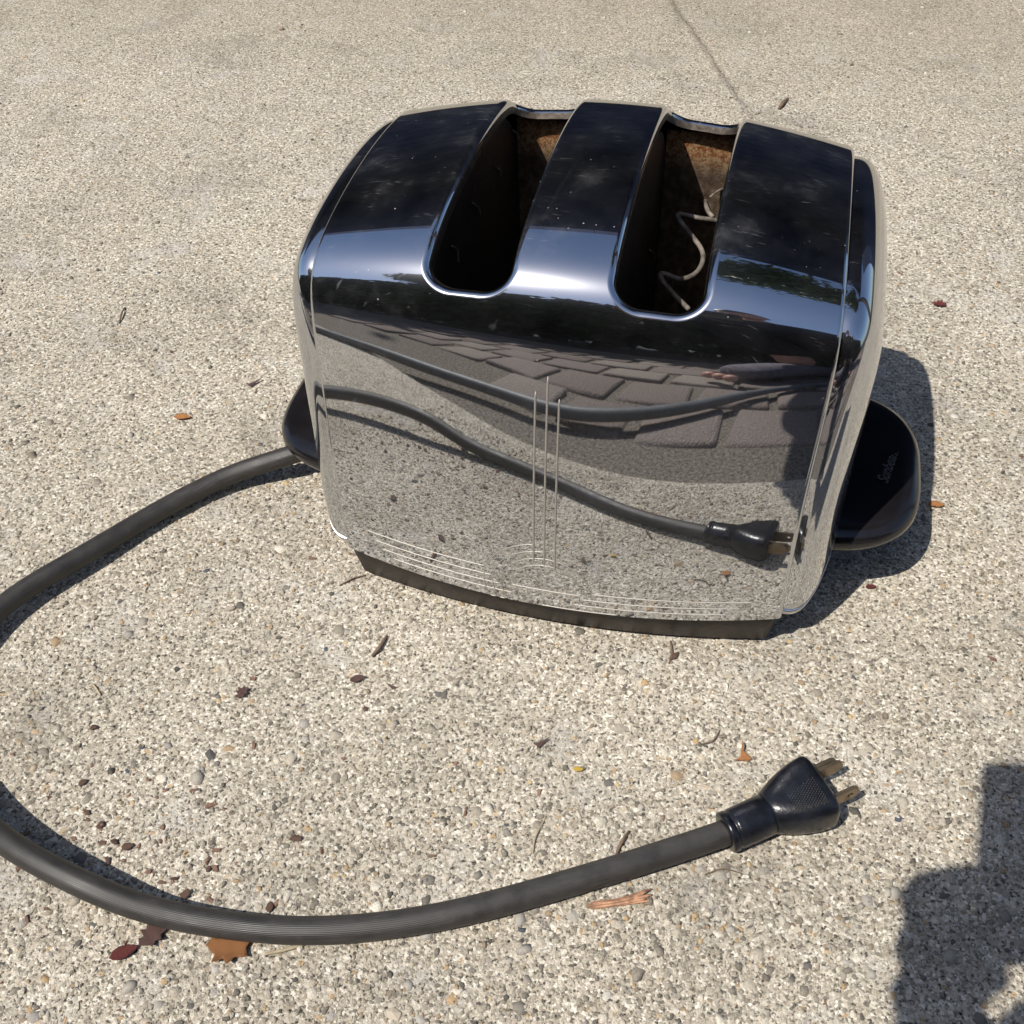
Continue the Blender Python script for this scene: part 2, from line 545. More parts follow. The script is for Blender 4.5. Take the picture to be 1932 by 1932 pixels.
def bspl(tt):
    tt = np.clip(tt, 0, NSEG - 1e-9)
    i = np.floor(tt).astype(int)
    u = (tt - i)[..., None]
    a, b, c, d = CPE[i], CPE[i + 1], CPE[i + 2], CPE[np.minimum(i + 3, len(CPE) - 1)]
    return ((1 - u) ** 3 * a + (3 * u ** 3 - 6 * u ** 2 + 4) * b + (-3 * u ** 3 + 3 * u ** 2 + 3 * u + 1) * c + u ** 3 * d) / 6


_t = np.linspace(0, NSEG, 4001)
_p = bspl(_t)
_al = np.concatenate([[0], np.cumsum(np.linalg.norm(np.diff(_p, axis=0), axis=1))])
_al -= _al[-1] / 2
AMAX = _al[-1]


def prof(a):
    return bspl(np.interp(a, _al, _t))


_wc = np.polyfit([.016, .05, .11, .16, .19], [.1001, .0995, .0995, .1002, .0986], 4)


def width(z): return np.polyval(_wc, z)


def S(t, a):
    """outer surface of the chrome shell; t across (-1..1), a along the arch"""
    t = np.asarray(t, float); a = np.asarray(a, float)
    p = prof(a)
    y, z = p[..., 0], p[..., 1]
    x = t * width(z)
    bow = 0.1363 - 0.0333 * np.clip(z / .18, 0, 1)
    y = y * (1 - bow * t ** 2)
    z = z - 0.0106 * t ** 2 * (z / 0.185) ** 3 + 0.0047 * t ** 2 * np.clip(1 - z / .08, 0, 1)
    return np.stack([x, y, z], -1)


def SN(t, a, e=2e-4):
    ta = S(np.clip(t + e, -1, 1), a) - S(np.clip(t - e, -1, 1), a)
    aa = S(t, np.clip(a + e * .1, -AMAX, AMAX)) - S(t, np.clip(a - e * .1, -AMAX, AMAX))
    n = np.cross(ta, aa)
    n /= np.linalg.norm(n, axis=-1, keepdims=True)
    return n


class Patch:
    def __init__(s): s.V, s.N, s.F = [], [], []

    def grid(s, P, N, flip=False):
        o = sum(len(v) for v in s.V)
        n, m = P.shape[:2]
        s.V.append(P.reshape(-1, 3)); s.N.append(N.reshape(-1, 3))
        for i in range(n - 1):
            for j in range(m - 1):
                q = (o + i * m + j, o + (i + 1) * m + j, o + (i + 1) * m + j + 1, o + i * m + j + 1)
                s.F.append(q[::-1] if flip else q)

    def mesh(s, name):
        V = np.vstack(s.V); N = np.vstack(s.N)
        return mesh_np(name, V, s.F, True, N)


SX0, SX1, SA_Y, RC, RIM = 0.0190, 0.0506, 0.0749, 0.0105, 0.0030
a_slot = float(np.interp(-SA_Y, _p[:2300, 0][np.argmin(_p[:, 0]):], _al[:2300][np.argmin(_p[:, 0]):]))
HA = abs(a_slot)                                    # half length of the slot along the arch
WT = 0.0995
T0, T1 = 0.0, 0.74                                  # patch limits across
AP = HA + 0.016
tc_s = (SX0 + SX1) / 2 / WT
hx = (SX1 - SX0) / 2
TE = 1 - 0.0026 / 0.1


def sdf(dx, da):
    qx = np.abs(dx) - (hx - RC); qa = np.abs(da) - (HA - RC)
    return np.hypot(np.maximum(qx, 0), np.maximum(qa, 0)) + np.minimum(np.maximum(qx, qa), 0) - RC


shell = Patch()


def add_grid(t0, t1, nt_, a0, a1, na):
    T, A = np.meshgrid(np.linspace(t0, t1, nt_), np.linspace(a0, a1, na), indexing='ij')
    shell.grid(S(T, A), SN(T, A))


NTP, NAP = 64, 300
loops = {}


def slot_patch(sgn):
    ts = np.linspace(T0, T1, NTP); as_ = np.linspace(-AP, AP, NAP)
    Q = [(t, -AP) for t in ts[:-1]] + [(T1, a) for a in as_[:-1]] + [(t, AP) for t in ts[::-1][:-1]] + [(T0, a) for a in as_[::-1][:-1]]
    Q = np.array(Q + [Q[0]])
    dx = (Q[:, 0] - tc_s) * WT; da = Q[:, 1]
    kx = np.zeros_like(dx); ka = np.clip(da, -(HA - hx), HA - hx)
    D = np.stack([dx - kx, da - ka], -1)

    def solve(d):
        lo = np.zeros(len(D)); hi = np.ones(len(D))
        for _ in range(40):
            mid = (lo + hi) / 2
            v = sdf(kx + D[:, 0] * mid, ka + D[:, 1] * mid)
            hi = np.where(v > d, mid, hi); lo = np.where(v > d, lo, mid)
        return (lo + hi) / 2
    rows = []
    nr = 9
    for k in range(nr + 1):
        phi = (1 - k / nr) * math.pi / 2
        d = RIM * (1 - math.sin(phi))
        rows.append((solve(d), RIM * (1 - math.cos(phi)), phi))
    lam_r = rows[-1][0]
    for k in range(1, 17):
        u = (k / 16) ** 1.4
        rows.append((lam_r + (1 - lam_r) * u, 0.0, 0.0))
    P, N = [], []
    for lam, dep, phi in rows:
        X = kx + D[:, 0] * lam; Aa = ka + D[:, 1] * lam
        t = sgn * (X / WT + tc_s)
        p = S(t, Aa); n = SN(t, Aa)
        e = 1e-5
        gx = (sdf(X + e, Aa) - sdf(X - e, Aa)); ga = (sdf(X, Aa + e) - sdf(X, Aa - e))
        dt = S(t + 1e-4 * sgn, Aa) - S(t - 1e-4 * sgn, Aa); dt /= np.linalg.norm(dt, axis=-1, keepdims=True)
        dA = S(t, Aa + 1e-5) - S(t, Aa - 1e-5); dA /= np.linalg.norm(dA, axis=-1, keepdims=True)
        g = gx[:, None] * dt + ga[:, None] * dA
        g /= np.linalg.norm(g, axis=-1, keepdims=True) + 1e-12
        P.append(p - n * dep)
        N.append(n * math.cos(phi) - g * math.sin(phi))
        if lam is rows[0][0]:
            loops[sgn] = (p - n * dep, n, g)
    P = np.array(P); N = np.array(N)
    shell.grid(P, N, flip=(sgn < 0))


slot_patch(1); slot_patch(-1)
# strips beside the slot patches and the lower walls
for s_ in (1, -1):
    ts = (T1, TE) if s_ > 0 else (-TE, -T1)
    add_grid(ts[0], ts[1], 16, -AP, AP, NAP)
add_grid(-TE, TE, 120, -AMAX, -AP, 90)
add_grid(-TE, TE, 120, AP, AMAX, 90)
# rolled edges at both ends, all along the arch
A_all = np.linspace(-AMAX, AMAX, 480)
for s_ in (1, -1):
    T = np.full_like(A_all, s_ * TE)
    p0, n0 = S(T, A_all), SN(T, A_all)
    ex = np.array([s_, 0, 0.0]) - n0 * (n0 @ np.array([s_, 0, 0.0]))[:, None]
    ex /= np.linalg.norm(ex, axis=-1, keepdims=True)
    P, N = [], []
    R = 0.0024
    for k in range(9):
        ph = k / 8 * math.pi / 2
        P.append(p0 + ex * R * math.sin(ph) - n0 * R * (1 - math.cos(ph)))
        N.append(n0 * math.cos(ph) + ex * math.sin(ph))
    P.append(P[-1] - n0 * 0.002); N.append(ex)
    shell.grid(np.array(P), np.array(N), flip=(s_ < 0))
shell_me = shell.mesh('body_shell')
body = obj('body_shell', shell_me, M['chrome'], toaster)

# turned-down grimy walls of the slots, then the sheet-metal wells
for sgn in (1, -1):
    p, n, g = loops[sgn]
    P = [p, p - n * 0.0012, p - n * 0.0030]
    m_ = Patch()
    m_.grid(np.array(P), np.repeat(-g[None], 3, 0), flip=(sgn > 0))
    obj('slot_rim', m_.mesh('slot_rim'), M['grime'], toaster)
    x0, x1 = sgn * 0.0178, sgn * 0.0520
    if x0 > x1: x0, x1 = x1, x0
    yF, yB, zb, zt = -0.0735, 0.0740, 0.028, 0.1500
    def zarch(y):                                   # underside of the shell at this y
        k = np.interp(abs(y), [0.0, 0.03, 0.052, 0.065, 0.0745], [0.1815, 0.1790, 0.1720, 0.1620, 0.1500])
        return k
    ys = np.linspace(yF, yB, 24)
    for nm, xx, mt in (('inner_wall', x0, M['liner']), ('inner_wall', x1, M['liner'])):
        V = [(xx, y, zb) for y in ys] + [(xx, y, zarch(y)) for y in ys]
        F = [(i, i + 1, 25 + i, 24 + i) for i in range(23)]
        obj(nm, mesh_np(nm, V, F, False), mt, toaster)
    V = [(x0, yB, zb), (x1, yB, zb), (x1, yB, zt + 0.0115), (x0, yB, zt + 0.0115)]
    obj('back_plate', mesh_np('back_plate', V, [(0, 1, 2, 3)], False), M['rust'], toaster)
    V = [(x0, yF, zb), (x1, yF, zb), (x1, yF, zt), (x0, yF, zt)]
    obj('front_plate', mesh_np('front_plate', V, [(3, 2, 1, 0)], False), M['liner_mid'], toaster)
    V = [(x0, yF, zb), (x1, yF, zb), (x1, yB, zb), (x0, yB, zb)]
    obj('well_floor', mesh_np('well_floor', V, [(0, 1, 2, 3)], False), M['liner'], toaster)

# end caps
NC = 260
a_c = np.linspace(-AMAX, AMAX, NC)
for s_ in (1, -1):
    T = np.full_like(a_c, s_ * 0.985)
    p0, n0 = S(T, a_c), SN(T, a_c)
    ring = p0 - n0 * 0.0034
    # close along the bottom with rounded corners
    yb0, yb1 = ring[0, 1], ring[-1, 1]
    ring = ring[(ring[:, 2] > 0.026)]
    ys_ = ring[0, 1]; z0_ = ring[0, 2]
    cor = []
    rcb = 0.011
    for k in range(1, 13):
        ph = k / 12 * math.pi / 2
        cor.append((ring[0, 0], ys_ + rcb * (1 - math.cos(ph)), z0_ - rcb * math.sin(ph)))
    cor = np.array(cor)
    bott = np.array([(ring[0, 0], y, cor[-1, 2]) for y in np.linspace(cor[-1, 1], -cor[-1, 1], 40)[1:-1]])
    cor2 = cor[::-1] * np.array([1, -1, 1])
    out = np.vstack([ring, cor2, bott[::-1], cor])
    n = len(out)
    C = np.array([0, 0.0, 0.088])
    P = []
    B = 0.0205
    rows = [(1.0, -0.004)]
    nr = 46
    for k in range(nr + 1):
        ph = k / nr * math.pi / 2
        e_ = 2 / 2.7
        rows.append((math.cos(ph) ** e_ if k < nr else 0.0, B * math.sin(ph) ** e_))
    for rho, dx_ in rows:
        yy = C[1] + (out[:, 1] - C[1]) * rho
        zz = C[2] + (out[:, 2] - C[2]) * rho
        xb = width(zz) - 0.0008
        P.append(np.stack([s_ * (xb + dx_), yy, zz], -1))
    V = np.vstack(P)
    F = []
    for i in range(len(rows) - 1):
        for j in range(n):
            j2 = (j + 1) % n
            q = (i * n + j, i * n + j2, (i + 1) * n + j2, (i + 1) * n + j)
            F.append(q if s_ < 0 else q[::-1])
    me = bpy.data.meshes.new('end_panel')
    me.from_pydata([tuple(v) for v in V], [], F)
    bm = bmesh.new(); bm.from_mesh(me)
    bmesh.ops.remove_doubles(bm, verts=bm.verts, dist=1e-6)
    bmesh.ops.recalc_face_normals(bm, faces=bm.faces)
    bm.to_mesh(me); bm.free(); me.shade_smooth()
    obj('end_panel', me, M['chrome'], toaster)

# dark base plate under the shell
def base_ring(inset, z, lift=0.0, n=80):
    pts = []
    hw = 0.0985 - inset
    for sg_ in (-1, 1):
        for k in range(n):
            t = (-1 + 2 * k / (n - 1)) * -sg_
            pts.append((t * hw, sg_ * (0.0922 - inset) * (1 - 0.118 * t * t), z + lift * t * t))
    return pts


rings = [base_ring(0.0010, 0.0220, 0.0042), base_ring(0.0010, 0.0175, 0.0042), base_ring(0.0038, 0.0030), base_ring(0.0055, 0.0008), base_ring(0.008, 0.0004)]
V = [p for r in rings for p in r]
nb = len(rings[0])
F = [(i * nb + j, (i + 1) * nb + j, (i + 1) * nb + (j + 1) % nb, i * nb + (j + 1) % nb) for i in range(len(rings) - 1) for j in range(nb)]
F.append(tuple(range(nb))[::-1])
obj('base', mesh_np('base', V, F, True), M['basem'], toaster)


# handles: D-shaped ledge on a curved neck rising from the base
def d_outline(x_in, x_out, hy, n=64, p=3.1):
    pts = []
    for k in range(n):
        th = -math.pi / 2 + math.pi * k / (n - 1)
        c, s = math.cos(th), math.sin(th)
        pts.append((x_in + (x_out - x_in) * (abs(c) ** (2 / p)), hy * math.copysign(abs(s) ** (2 / p), s)))
    return pts


HROWS = [  # z, x_out, half y
    (0.0006, 0.103, 0.046), (0.004, 0.106, 0.048), (0.010, 0.111, 0.049), (0.018, 0.1150, 0.048), (0.025, 0.1195, 0.046), (0.029, 0.126, 0.0455),
    (0.0325, 0.135, 0.0465), (0.0345, 0.1430, 0.0485), (0.036, 0.1490, 0.0515), (0.0375, 0.1520, 0.0530), (0.0400, 0.1535, 0.0540), (0.0430, 0.1532, 0.0540),
    (0.0455, 0.1515, 0.0530), (0.0470, 0.1485, 0.0510), (0.0478, 0.1440, 0.0480), (0.0490, 0.133, 0.041), (0.0505, 0.121, 0.031)]
for s_ in (1, -1):
    V, F = [], []
    n = 64
    for z, xo, hy in HROWS:
        for x, y in d_outline(0.085, xo, hy): V.append((s_ * x, y, z))
    for i in range(len(HROWS) - 1):
        for j in range(n - 1):
            q = (i * n + j, i * n + j + 1, (i + 1) * n + j + 1, (i + 1) * n + j)
            F.append(q if s_ > 0 else q[::-1])
    cap = tuple((len(HROWS) - 1) * n + j for j in range(n))
    F.append(cap if s_ > 0 else cap[::-1])
    obj('handle', mesh_np('handle', V, F, True), M['bake'], toaster)

# maker's script moulded into the right handle
fc = bpy.data.curves.new('handle_script', 'FONT')
fc.body = 'Sunbeam'
fc.size = 0.0072
fc.shear = 0.45
fc.extrude = 0.00012
fc.align_x = 'CENTER'; fc.align_y = 'CENTER'
fc.offset = 0.00012
fo = bpy.data.objects.new('tmp', fc)
COL.objects.link(fo)
bpy.context.view_layer.update()
tme = bpy.data.meshes.new_from_object(fo.evaluated_get(bpy.context.evaluated_depsgraph_get()))
bpy.data.objects.remove(fo)
so = obj('handle_script', tme, M['scriptm'], toaster)
so.location = ground(1676, 880, 0.0492)
so.rotation_euler = (0, math.radians(6), math.radians(78))

# etched decoration on the front: bars, arcs and speed lines
_ag = np.linspace(-AMAX, 0, 3000)
_pg = prof(_ag)


def front_point(x, z):
    a = 0.0
    for _ in range(1):
        a = float(np.interp(z, _pg[:, 1], _ag))
    t = x / float(width(z))
    p = S(t, a); nn = SN(np.array(t), np.array(a))
    return p, nn


def etched(pts2, r=0.00036):
    P = []
    for x, z in pts2:
        p, nn = front_point(x, z)
        P.append(Vector(p + nn * 0.00002))
    return obj('etched_line', tube_mesh('etched_line', P, [r * 0.3] + [r] * (len(P) - 2) + [r * 0.3], 8), M['etch'], toaster)


for x, zt_, zb_ in ((-0.0068, 0.1335, 0.049), (-0.0022, 0.1405, 0.047), (0.0024, 0.1315, 0.045)):
    etched([(x, zb_ + (zt_ - zb_) * k / 40) for k in range(41)], 0.00045)
CX, CZ = -0.0018, 0.0310
for r_, a0, a1 in ((0.0280, 100, 215), (0.0240, 91, 219), (0.0200, 2, 221), (0.0160, 0, 180)):
    etched([(CX + r_ * math.cos(math.radians(a0 + (a1 - a0) * k / 48)), CZ + 0.0 + r_ * math.sin(math.radians(a0 + (a1 - a0) * k / 48))) for k in range(49)], 0.00024)
etched([(CX - 0.016 + 0.032 * k / 20, CZ) for k in range(21)], 0.00024)
for k4, (z_, xl, xr) in enumerate(((0.0395, 0.0865, 0.0185), (0.0345, 0.083, 0.02), (0.0298, 0.080, 0.0195), (0.0253, 0.075, 0.018))):
    r_ = (0.028, 0.024, 0.020, 0.0155)[k4]
    xs = CX - math.sqrt(max(r_ ** 2 - (z_ - CZ) ** 2, 0))
    etched([(-xl + (xs + xl) * k / 40, z_) for k in range(41)], 0.00024)
for z_, xs, xe in ((0.0330, 0.0185, 0.087), (0.0285, 0.0140, 0.082), (0.0243, 0.0100, 0.077), (0.0203, -0.004, 0.030)):
    etched([(xs + (xe - xs) * k / 40, z_) for k in range(41)], 0.00024)

# wires inside the slots
def wire(pts, r=0.0011, n=8, nm='guard_wire'):
    return obj(nm, tube_mesh(nm, catmull(pts, n), r, 8), M['wire'], toaster)


W = lambda L: [tuple(ground(u, v, z)) for u, v, z in L]
wire(W([(1352, 416, 0.133), (1318, 411, 0.136), (1283, 404, 0.137), (1281, 413, 0.137), (1298, 436, 0.135), (1322, 468, 0.132), (1326, 492, 0.131),
        (1312, 516, 0.131), (1285, 526, 0.132), (1250, 516, 0.134), (1249, 528, 0.134), (1272, 556, 0.130), (1300, 584, 0.126)]), 0.0011, 10)
wire(W([(1356, 338, 0.126), (1344, 334, 0.128), (1337, 352, 0.128), (1330, 378, 0.128), (1336, 398, 0.128), (1345, 410, 0.127)]), 0.0011)
wire([(0.0498, -0.068, 0.142), (0.0499, -0.020, 0.143), (0.0499, 0.070, 0.150)], 0.0006)
wire(W([(1372, 352, 0.135), (1352, 362, 0.135), (1340, 372, 0.135)]), 0.0005)
for pq in (((968, 246), (975, 252), (977, 264)), ((939, 317), (944, 322), (945, 333)), ((892, 383), (904, 394), (906, 408)), ((852, 464), (863, 472), (865, 496)),
           ((984, 510), (978, 516), (975, 532))):
    xw = -0.0508 if pq[0][0] < 980 else -0.0190
    wire([on_x(u, v, xw) for u, v in pq], 0.00042, 6, 'guide_hook')
wire([on_x(u, v, 0.0190) for u, v in ((1226, 772 - 300), (1233, 478), (1236, 490))], 0.0004, 6, 'guide_hook')

# ------------------------------------------------------------------ cord and plug
cord = empty('power_cord', (-0.12, 0.0, 0.0), 'thick black rubber power cord looping from toaster across the concrete', 'cord')
gp = lambda u, v, z: ground(u, v, z)
CORD_R = 0.0050
pts = [Vector((-0.112, 0.004, 0.023)), gp(552, 858, 0.0165), gp(450, 889, 0.0095), gp(350, 936, 0.0075), gp(245, 995, 0.0075), gp(143, 1057, 0.0095),
       gp(25, 1124, 0.0095), gp(-85, 1235, 0.010), gp(-125, 1375, 0.012), gp(-85, 1500, 0.015), gp(20, 1597, 0.0165),
       gp(143, 1662, 0.0155), gp(240, 1704, 0.011), gp(345, 1732, 0.0075), gp(470, 1751, 0.0062), gp(600, 1757, 0.0052), gp(750, 1744, 0.0052), gp(900, 1715, 0.0052),
       gp(1080, 1664, 0.0052), gp(1230, 1618, 0.0056), gp(1350, 1578, 0.0068), gp(1400, 1560, 0.0075)]
CP_ = catmull(pts, 10)
for _ in range(30):
    CP_ = [CP_[0]] + [CP_[i] * 0.5 + (CP_[i - 1] + CP_[i + 1]) * 0.25 for i in range(1, len(CP_) - 1)] + [CP_[-1]]
cm = tube_mesh('cord_sheath', CP_, [CORD_R * (1 + 0.035 * mnoise.noise(p * 28)) for p in CP_], 40, True, uv=True)
co = obj('cord_sheath', cm, M['cord'], cord)
co.location = -cord.location
pl0 = gp(1368, 1572, 0.0075)
pl1 = gp(1550, 1489, 0.0110)
ax = (pl1 - pl0).normalized()
side = Vector((0, 0, 1)).cross(ax).normalized()          # away from the viewer
upv = ax.cross(side).normalized()
Lp = (pl1 - pl0).length
print('plug length', Lp)


def srow(c, hw, hh, p, n=40):
    out = []
    for k in range(n):
        th = 2 * math.pi * k / n
        cs, sn = math.cos(th), math.sin(th)
        out.append(c + side * (hw * math.copysign(abs(cs) ** (2 / p), cs)) + upv * (hh * math.copysign(abs(sn) ** (2 / p), sn)))
    return out


def loft(name, rows, mat, parent, n=40):
    V = [v for r in rows for v in r]
    F = []
    for i in range(len(rows) - 1):
        for j in range(n):
            F.append((i * n + j, i * n + (j + 1) % n, (i + 1) * n + (j + 1) % n, (i + 1) * n + j))
    F.append(tuple(range(n))[::-1]); F.append(tuple((len(rows) - 1) * n + j for j in range(n)))
    o = obj(name, mesh_np(name, V, F, True), mat, parent)
    o.location = -parent.location
    return o


def at(f): return pl0 + ax * (Lp * f)


loft('strain_relief', [srow(at(f), r, r, 2.0) for f, r in ((0.0, 0.0060), (0.001, 0.0074), (0.008, 0.0079), (0.03, 0.0080), (0.062, 0.0080), (0.068, 0.0072),
                                                           (0.085, 0.0072), (0.092, 0.0078), (0.12, 0.0079), (0.3, 0.0080), (0.5, 0.0080))], M['plug'], cord)
plug_rows = []
for f, hw, hh, p_ in ((0.43, 0.0078, 0.0078, 2.0), (0.45, 0.0084, 0.0084, 2.0), (0.50, 0.0093, 0.0090, 2.2), (0.58, 0.0106, 0.0094, 2.6), (0.68, 0.0119, 0.0097, 3.2),
                      (0.80, 0.0130, 0.0099, 3.8), (0.93, 0.0136, 0.0100, 4.2), (0.965, 0.0134, 0.0098, 4.2), (0.985, 0.0129, 0.0093, 4.0), (0.997, 0.0121, 0.0085, 3.8), (1.0, 0.0112, 0.0076, 3.6)):
    plug_rows.append(srow(at(f), hw, hh, p_))
plug_o = loft('plug_body', plug_rows, M['plug'], cord)
# diamond knurling on the grip: small raised studs
bm = bmesh.new()
for i in range(15):
    for j in range(11):
        f = 0.62 + 0.28 * i / 14
        s_ = (j - 5 + (0.5 if i % 2 else 0)) / 5.5
        if abs(s_) > 0.6 + 0.4 * i / 14: continue
        c = at(f) + side * (s_ * 0.0060 - 0.0040) + upv * (0.0093 + 0.0006 * i / 14)
        bmesh.ops.create_cone(bm, cap_ends=True, segments=4, radius1=0.00052, radius2=0.0002, depth=0.0009,
                              matrix=Matrix.Translation(c) @ Matrix((side, ax, upv)).transposed().to_4x4())
kn = obj('grip_texture', bm, M['plugw'], cord)
kn.location = -cord.location
tag(kn, kind='stuff')


def blade(sidepos, length, hole, fold):
    bm = bmesh.new()
    hw, th = 0.0037, 0.0008
    n = 14
    prof_ = [(0, -hw), (length - 0.003, -hw), (length - 0.0008, -hw * 0.55), (length, 0), (length - 0.0008, hw * 0.55), (length - 0.003, hw), (0, hw)]
    hc, hr = length - 0.0045, 0.0013
    def pos(a, b, c): return at(0.992) + ax * a + upv * (b + 0.0005) + side * (sidepos + c)
    outer = []
    for sgn_ in (-1, 1):
        outer.append([bm.verts.new(pos(a, b, sgn_ * th)) for a, b in prof_])
    k = len(prof_)
    if hole:
        hol = []
        for sgn_ in (-1, 1):
            hol.append([bm.verts.new(pos(hc + hr * math.cos(2 * math.pi * i / n), hr * math.sin(2 * math.pi * i / n), sgn_ * th)) for i in range(n)])
        for q in (0, 1):
            ed = [bm.edges.new((outer[q][i], outer[q][(i + 1) % k])) for i in range(k)] + [bm.edges.new((hol[q][i], hol[q][(i + 1) % n])) for i in range(n)]
            bmesh.ops.triangle_fill(bm, edges=ed, use_beauty=True)
        for i in range(n): bm.faces.new((hol[0][i], hol[0][(i + 1) % n], hol[1][(i + 1) % n], hol[1][i]))
    else:
        bm.faces.new(outer[0]); bm.faces.new(outer[1][::-1])
    for i in range(k): bm.faces.new((outer[0][i], outer[0][(i + 1) % k], outer[1][(i + 1) % k], outer[1][i]))
    bmesh.ops.recalc_face_normals(bm, faces=bm.faces)
    if fold:
        b2 = bmesh.new()
    o = obj('blade', bm, M['brass'], cord)
    o.location = -cord.location
    return o


blade(0.0058, 0.0135, False, True)
blade(0.0076, 0.0120, False, True)
blade(-0.0062, 0.0130, True, False)
# ------------------------------------------------------------------ loose and set stones of the slab
STOPS = [(0.0, (0.10, 0.095, 0.09)), (0.12, (0.24, 0.22, 0.19)), (0.35, (0.40, 0.36, 0.30)), (0.6, (0.52, 0.48, 0.41)),
         (0.8, (0.36, 0.33, 0.30)), (0.92, (0.66, 0.62, 0.55)), (1.0, (0.50, 0.34, 0.18))]
M['grit'] = mat_island('grit', [(0.0, (0.085, 0.08, 0.07)), (0.12, (0.23, 0.205, 0.165)), (0.3, (0.35, 0.31, 0.25)), (0.6, (0.44, 0.395, 0.32)),
                                (0.85, (0.64, 0.59, 0.50)), (0.93, (0.17, 0.155, 0.13)), (1.0, (0.45, 0.31, 0.17))], 0.85, 0.0003, 1400)
M['pebble'] = mat_island('pebble', STOPS, 0.7, 0.0002, 500, 0.4, True)
M['peb_y'] = simple('tan_pebble', (0.56, 0.42, 0.23), 0.6, 0, 0.35, 260, 0.0002, 600)
M['peb_d'] = simple('slate_pebble', (0.085, 0.095, 0.115), 0.55, 0, 0.4, 260, 0.0002, 600)
M['peb_w'] = simple('pale_pebble', (0.62, 0.56, 0.46), 0.65, 0, 0.25, 260, 0.0002, 600)


def dome_template():
    V = [(0, 0, 1.0)]
    for rr, zz in ((0.72, 0.70), (1.0, -0.25)):
        for k in range(6):
            a = 2 * math.pi * (k + (0.5 if rr < 1 else 0)) / 6
            V.append((rr * math.cos(a), rr * math.sin(a), zz))
    F = []
    for k in range(6):
        k2 = (k + 1) % 6
        F.append((0, 1 + k, 1 + k2))
        F.append((1 + k, 7 + k2, 1 + k2)); F.append((1 + k, 7 + k, 7 + k2))
    return np.array(V), np.array(F)


def scatter_mesh(name, XY, R, Hh):
    V0, F0 = dome_template()
    n = len(XY)
    nv, nf = len(V0), len(F0)
    ang = RNG.uniform(0, 2 * np.pi, n)
    el = RNG.uniform(0.6, 1.0, n)
    jit = 1 + RNG.normal(0, 0.24, (n, nv))
    X = V0[None, :, 0] * R[:, None] * jit
    Y = V0[None, :, 1] * (R * el)[:, None] * jit
    Z = V0[None, :, 2] * Hh[:, None] * (1 + RNG.normal(0, 0.12, (n, nv)))
    c, s = np.cos(ang)[:, None], np.sin(ang)[:, None]
    V = np.stack([X * c - Y * s + XY[:, 0:1], X * s + Y * c + XY[:, 1:2], Z + 0.00002], -1).reshape(-1, 3)
    F = (F0[None] + (np.arange(n) * nv)[:, None, None]).reshape(-1, 3)
    me = bpy.data.meshes.new(name)
    me.vertices.add(len(V)); me.vertices.foreach_set('co', V.ravel().astype(np.float32))
    me.loops.add(F.size); me.loops.foreach_set('vertex_index', F.ravel().astype(np.int32))
    me.polygons.add(len(F))
    me.polygons.foreach_set('loop_start', np.arange(0, F.size, 3, dtype=np.int32))
    me.polygons.foreach_set('loop_total', np.full(len(F), 3, dtype=np.int32))
    me.update(calc_edges=True)
    me.shade_smooth()
    return me


def rand_ground(n, lo=0.0, bias=1.0):
    u = RNG.uniform(-60, 1992, n); v = RNG.uniform(0, 1, n) ** bias * 1990 - 20
    P = np.array([ground(a, b)[:2] for a, b in zip(u, v)])
    return P


ng = 42000
XY = rand_ground(ng, bias=0.8)
XY2 = np.stack([RNG.uniform(-0.75, 0.45, 9000), RNG.uniform(-0.33, 0.9, 9000)], -1)
XY = np.vstack([XY, XY2])
XY = XY[(XY[:, 1] > 0.004 + EDGE(XY[:, 0]))]
_nz = np.array([mnoise.noise(Vector((a * 16, b * 16, 2))) + 0.6 * mnoise.noise(Vector((a * 45, b * 45, 7))) for a, b in XY])
XY = XY[RNG.uniform(-0.75, 0.45, len(XY)) < _nz + 0.1]
R_ = np.clip(RNG.lognormal(math.log(0.00066), 0.42, len(XY)), 0.0003, 0.0018)
gm = scatter_mesh('sand_grit', XY, R_, R_ * RNG.uniform(0.2, 1.0, len(XY)))
gm.shade_flat()
tag(obj('sand_grit', gm, M['grit'], slab), kind='stuff')
XY = rand_ground(450, bias=0.8)
XY = XY[(XY[:, 1] > 0.006 + EDGE(XY[:, 0]))]
R_ = RNG.uniform(0.0015, 0.0030, len(XY))
gm = scatter_mesh('small_pebbles', XY, R_, R_ * RNG.uniform(0.2, 0.45, len(XY)))
tag(obj('small_pebbles', gm, M['grit'], slab), kind='stuff')


def pebble_mesh(seed, sub=2):
    bm = bmesh.new()
    bmesh.ops.create_icosphere(bm, subdivisions=sub, radius=1.0)
    for v in bm.verts:
        k = 1 + 0.28 * mnoise.noise(v.co * 1.1 + Vector((seed * 3.1, 0, 0))) + 0.08 * mnoise.noise(v.co * 3 + Vector((0, seed, 0)))
        v.co *= k
        v.co.z *= 0.45
    for f in bm.faces: f.smooth = (seed % 3 != 1)
    me = bpy.data.meshes.new('pebble')
    bm.to_mesh(me); bm.free()
    return me


PM = {}
for key in ('pebble', 'peb_y', 'peb_d', 'peb_w'):
    PM[key] = []
    for s_ in range(6 if key == 'pebble' else 3):
        me = pebble_mesh(s_ + (7 if key == 'peb_d' else 0) + (11 if key == 'peb_y' else 0), 1)
        me.materials.append(M[key])
        PM[key].append(me)


def pebble(x, y, r, key='pebble', sink=0.15):
    o = bpy.data.objects.new('pebble', random.choice(PM[key]))
    link(o, slab)
    o.location = (x, y, r * 0.45 * -sink + 0.0001)
    o.scale = (r, r * random.uniform(0.65, 0.95), r * random.uniform(0.7, 1.1))
    o.rotation_euler = (random.uniform(-.15, .15), random.uniform(-.15, .15), random.uniform(0, 6.28))


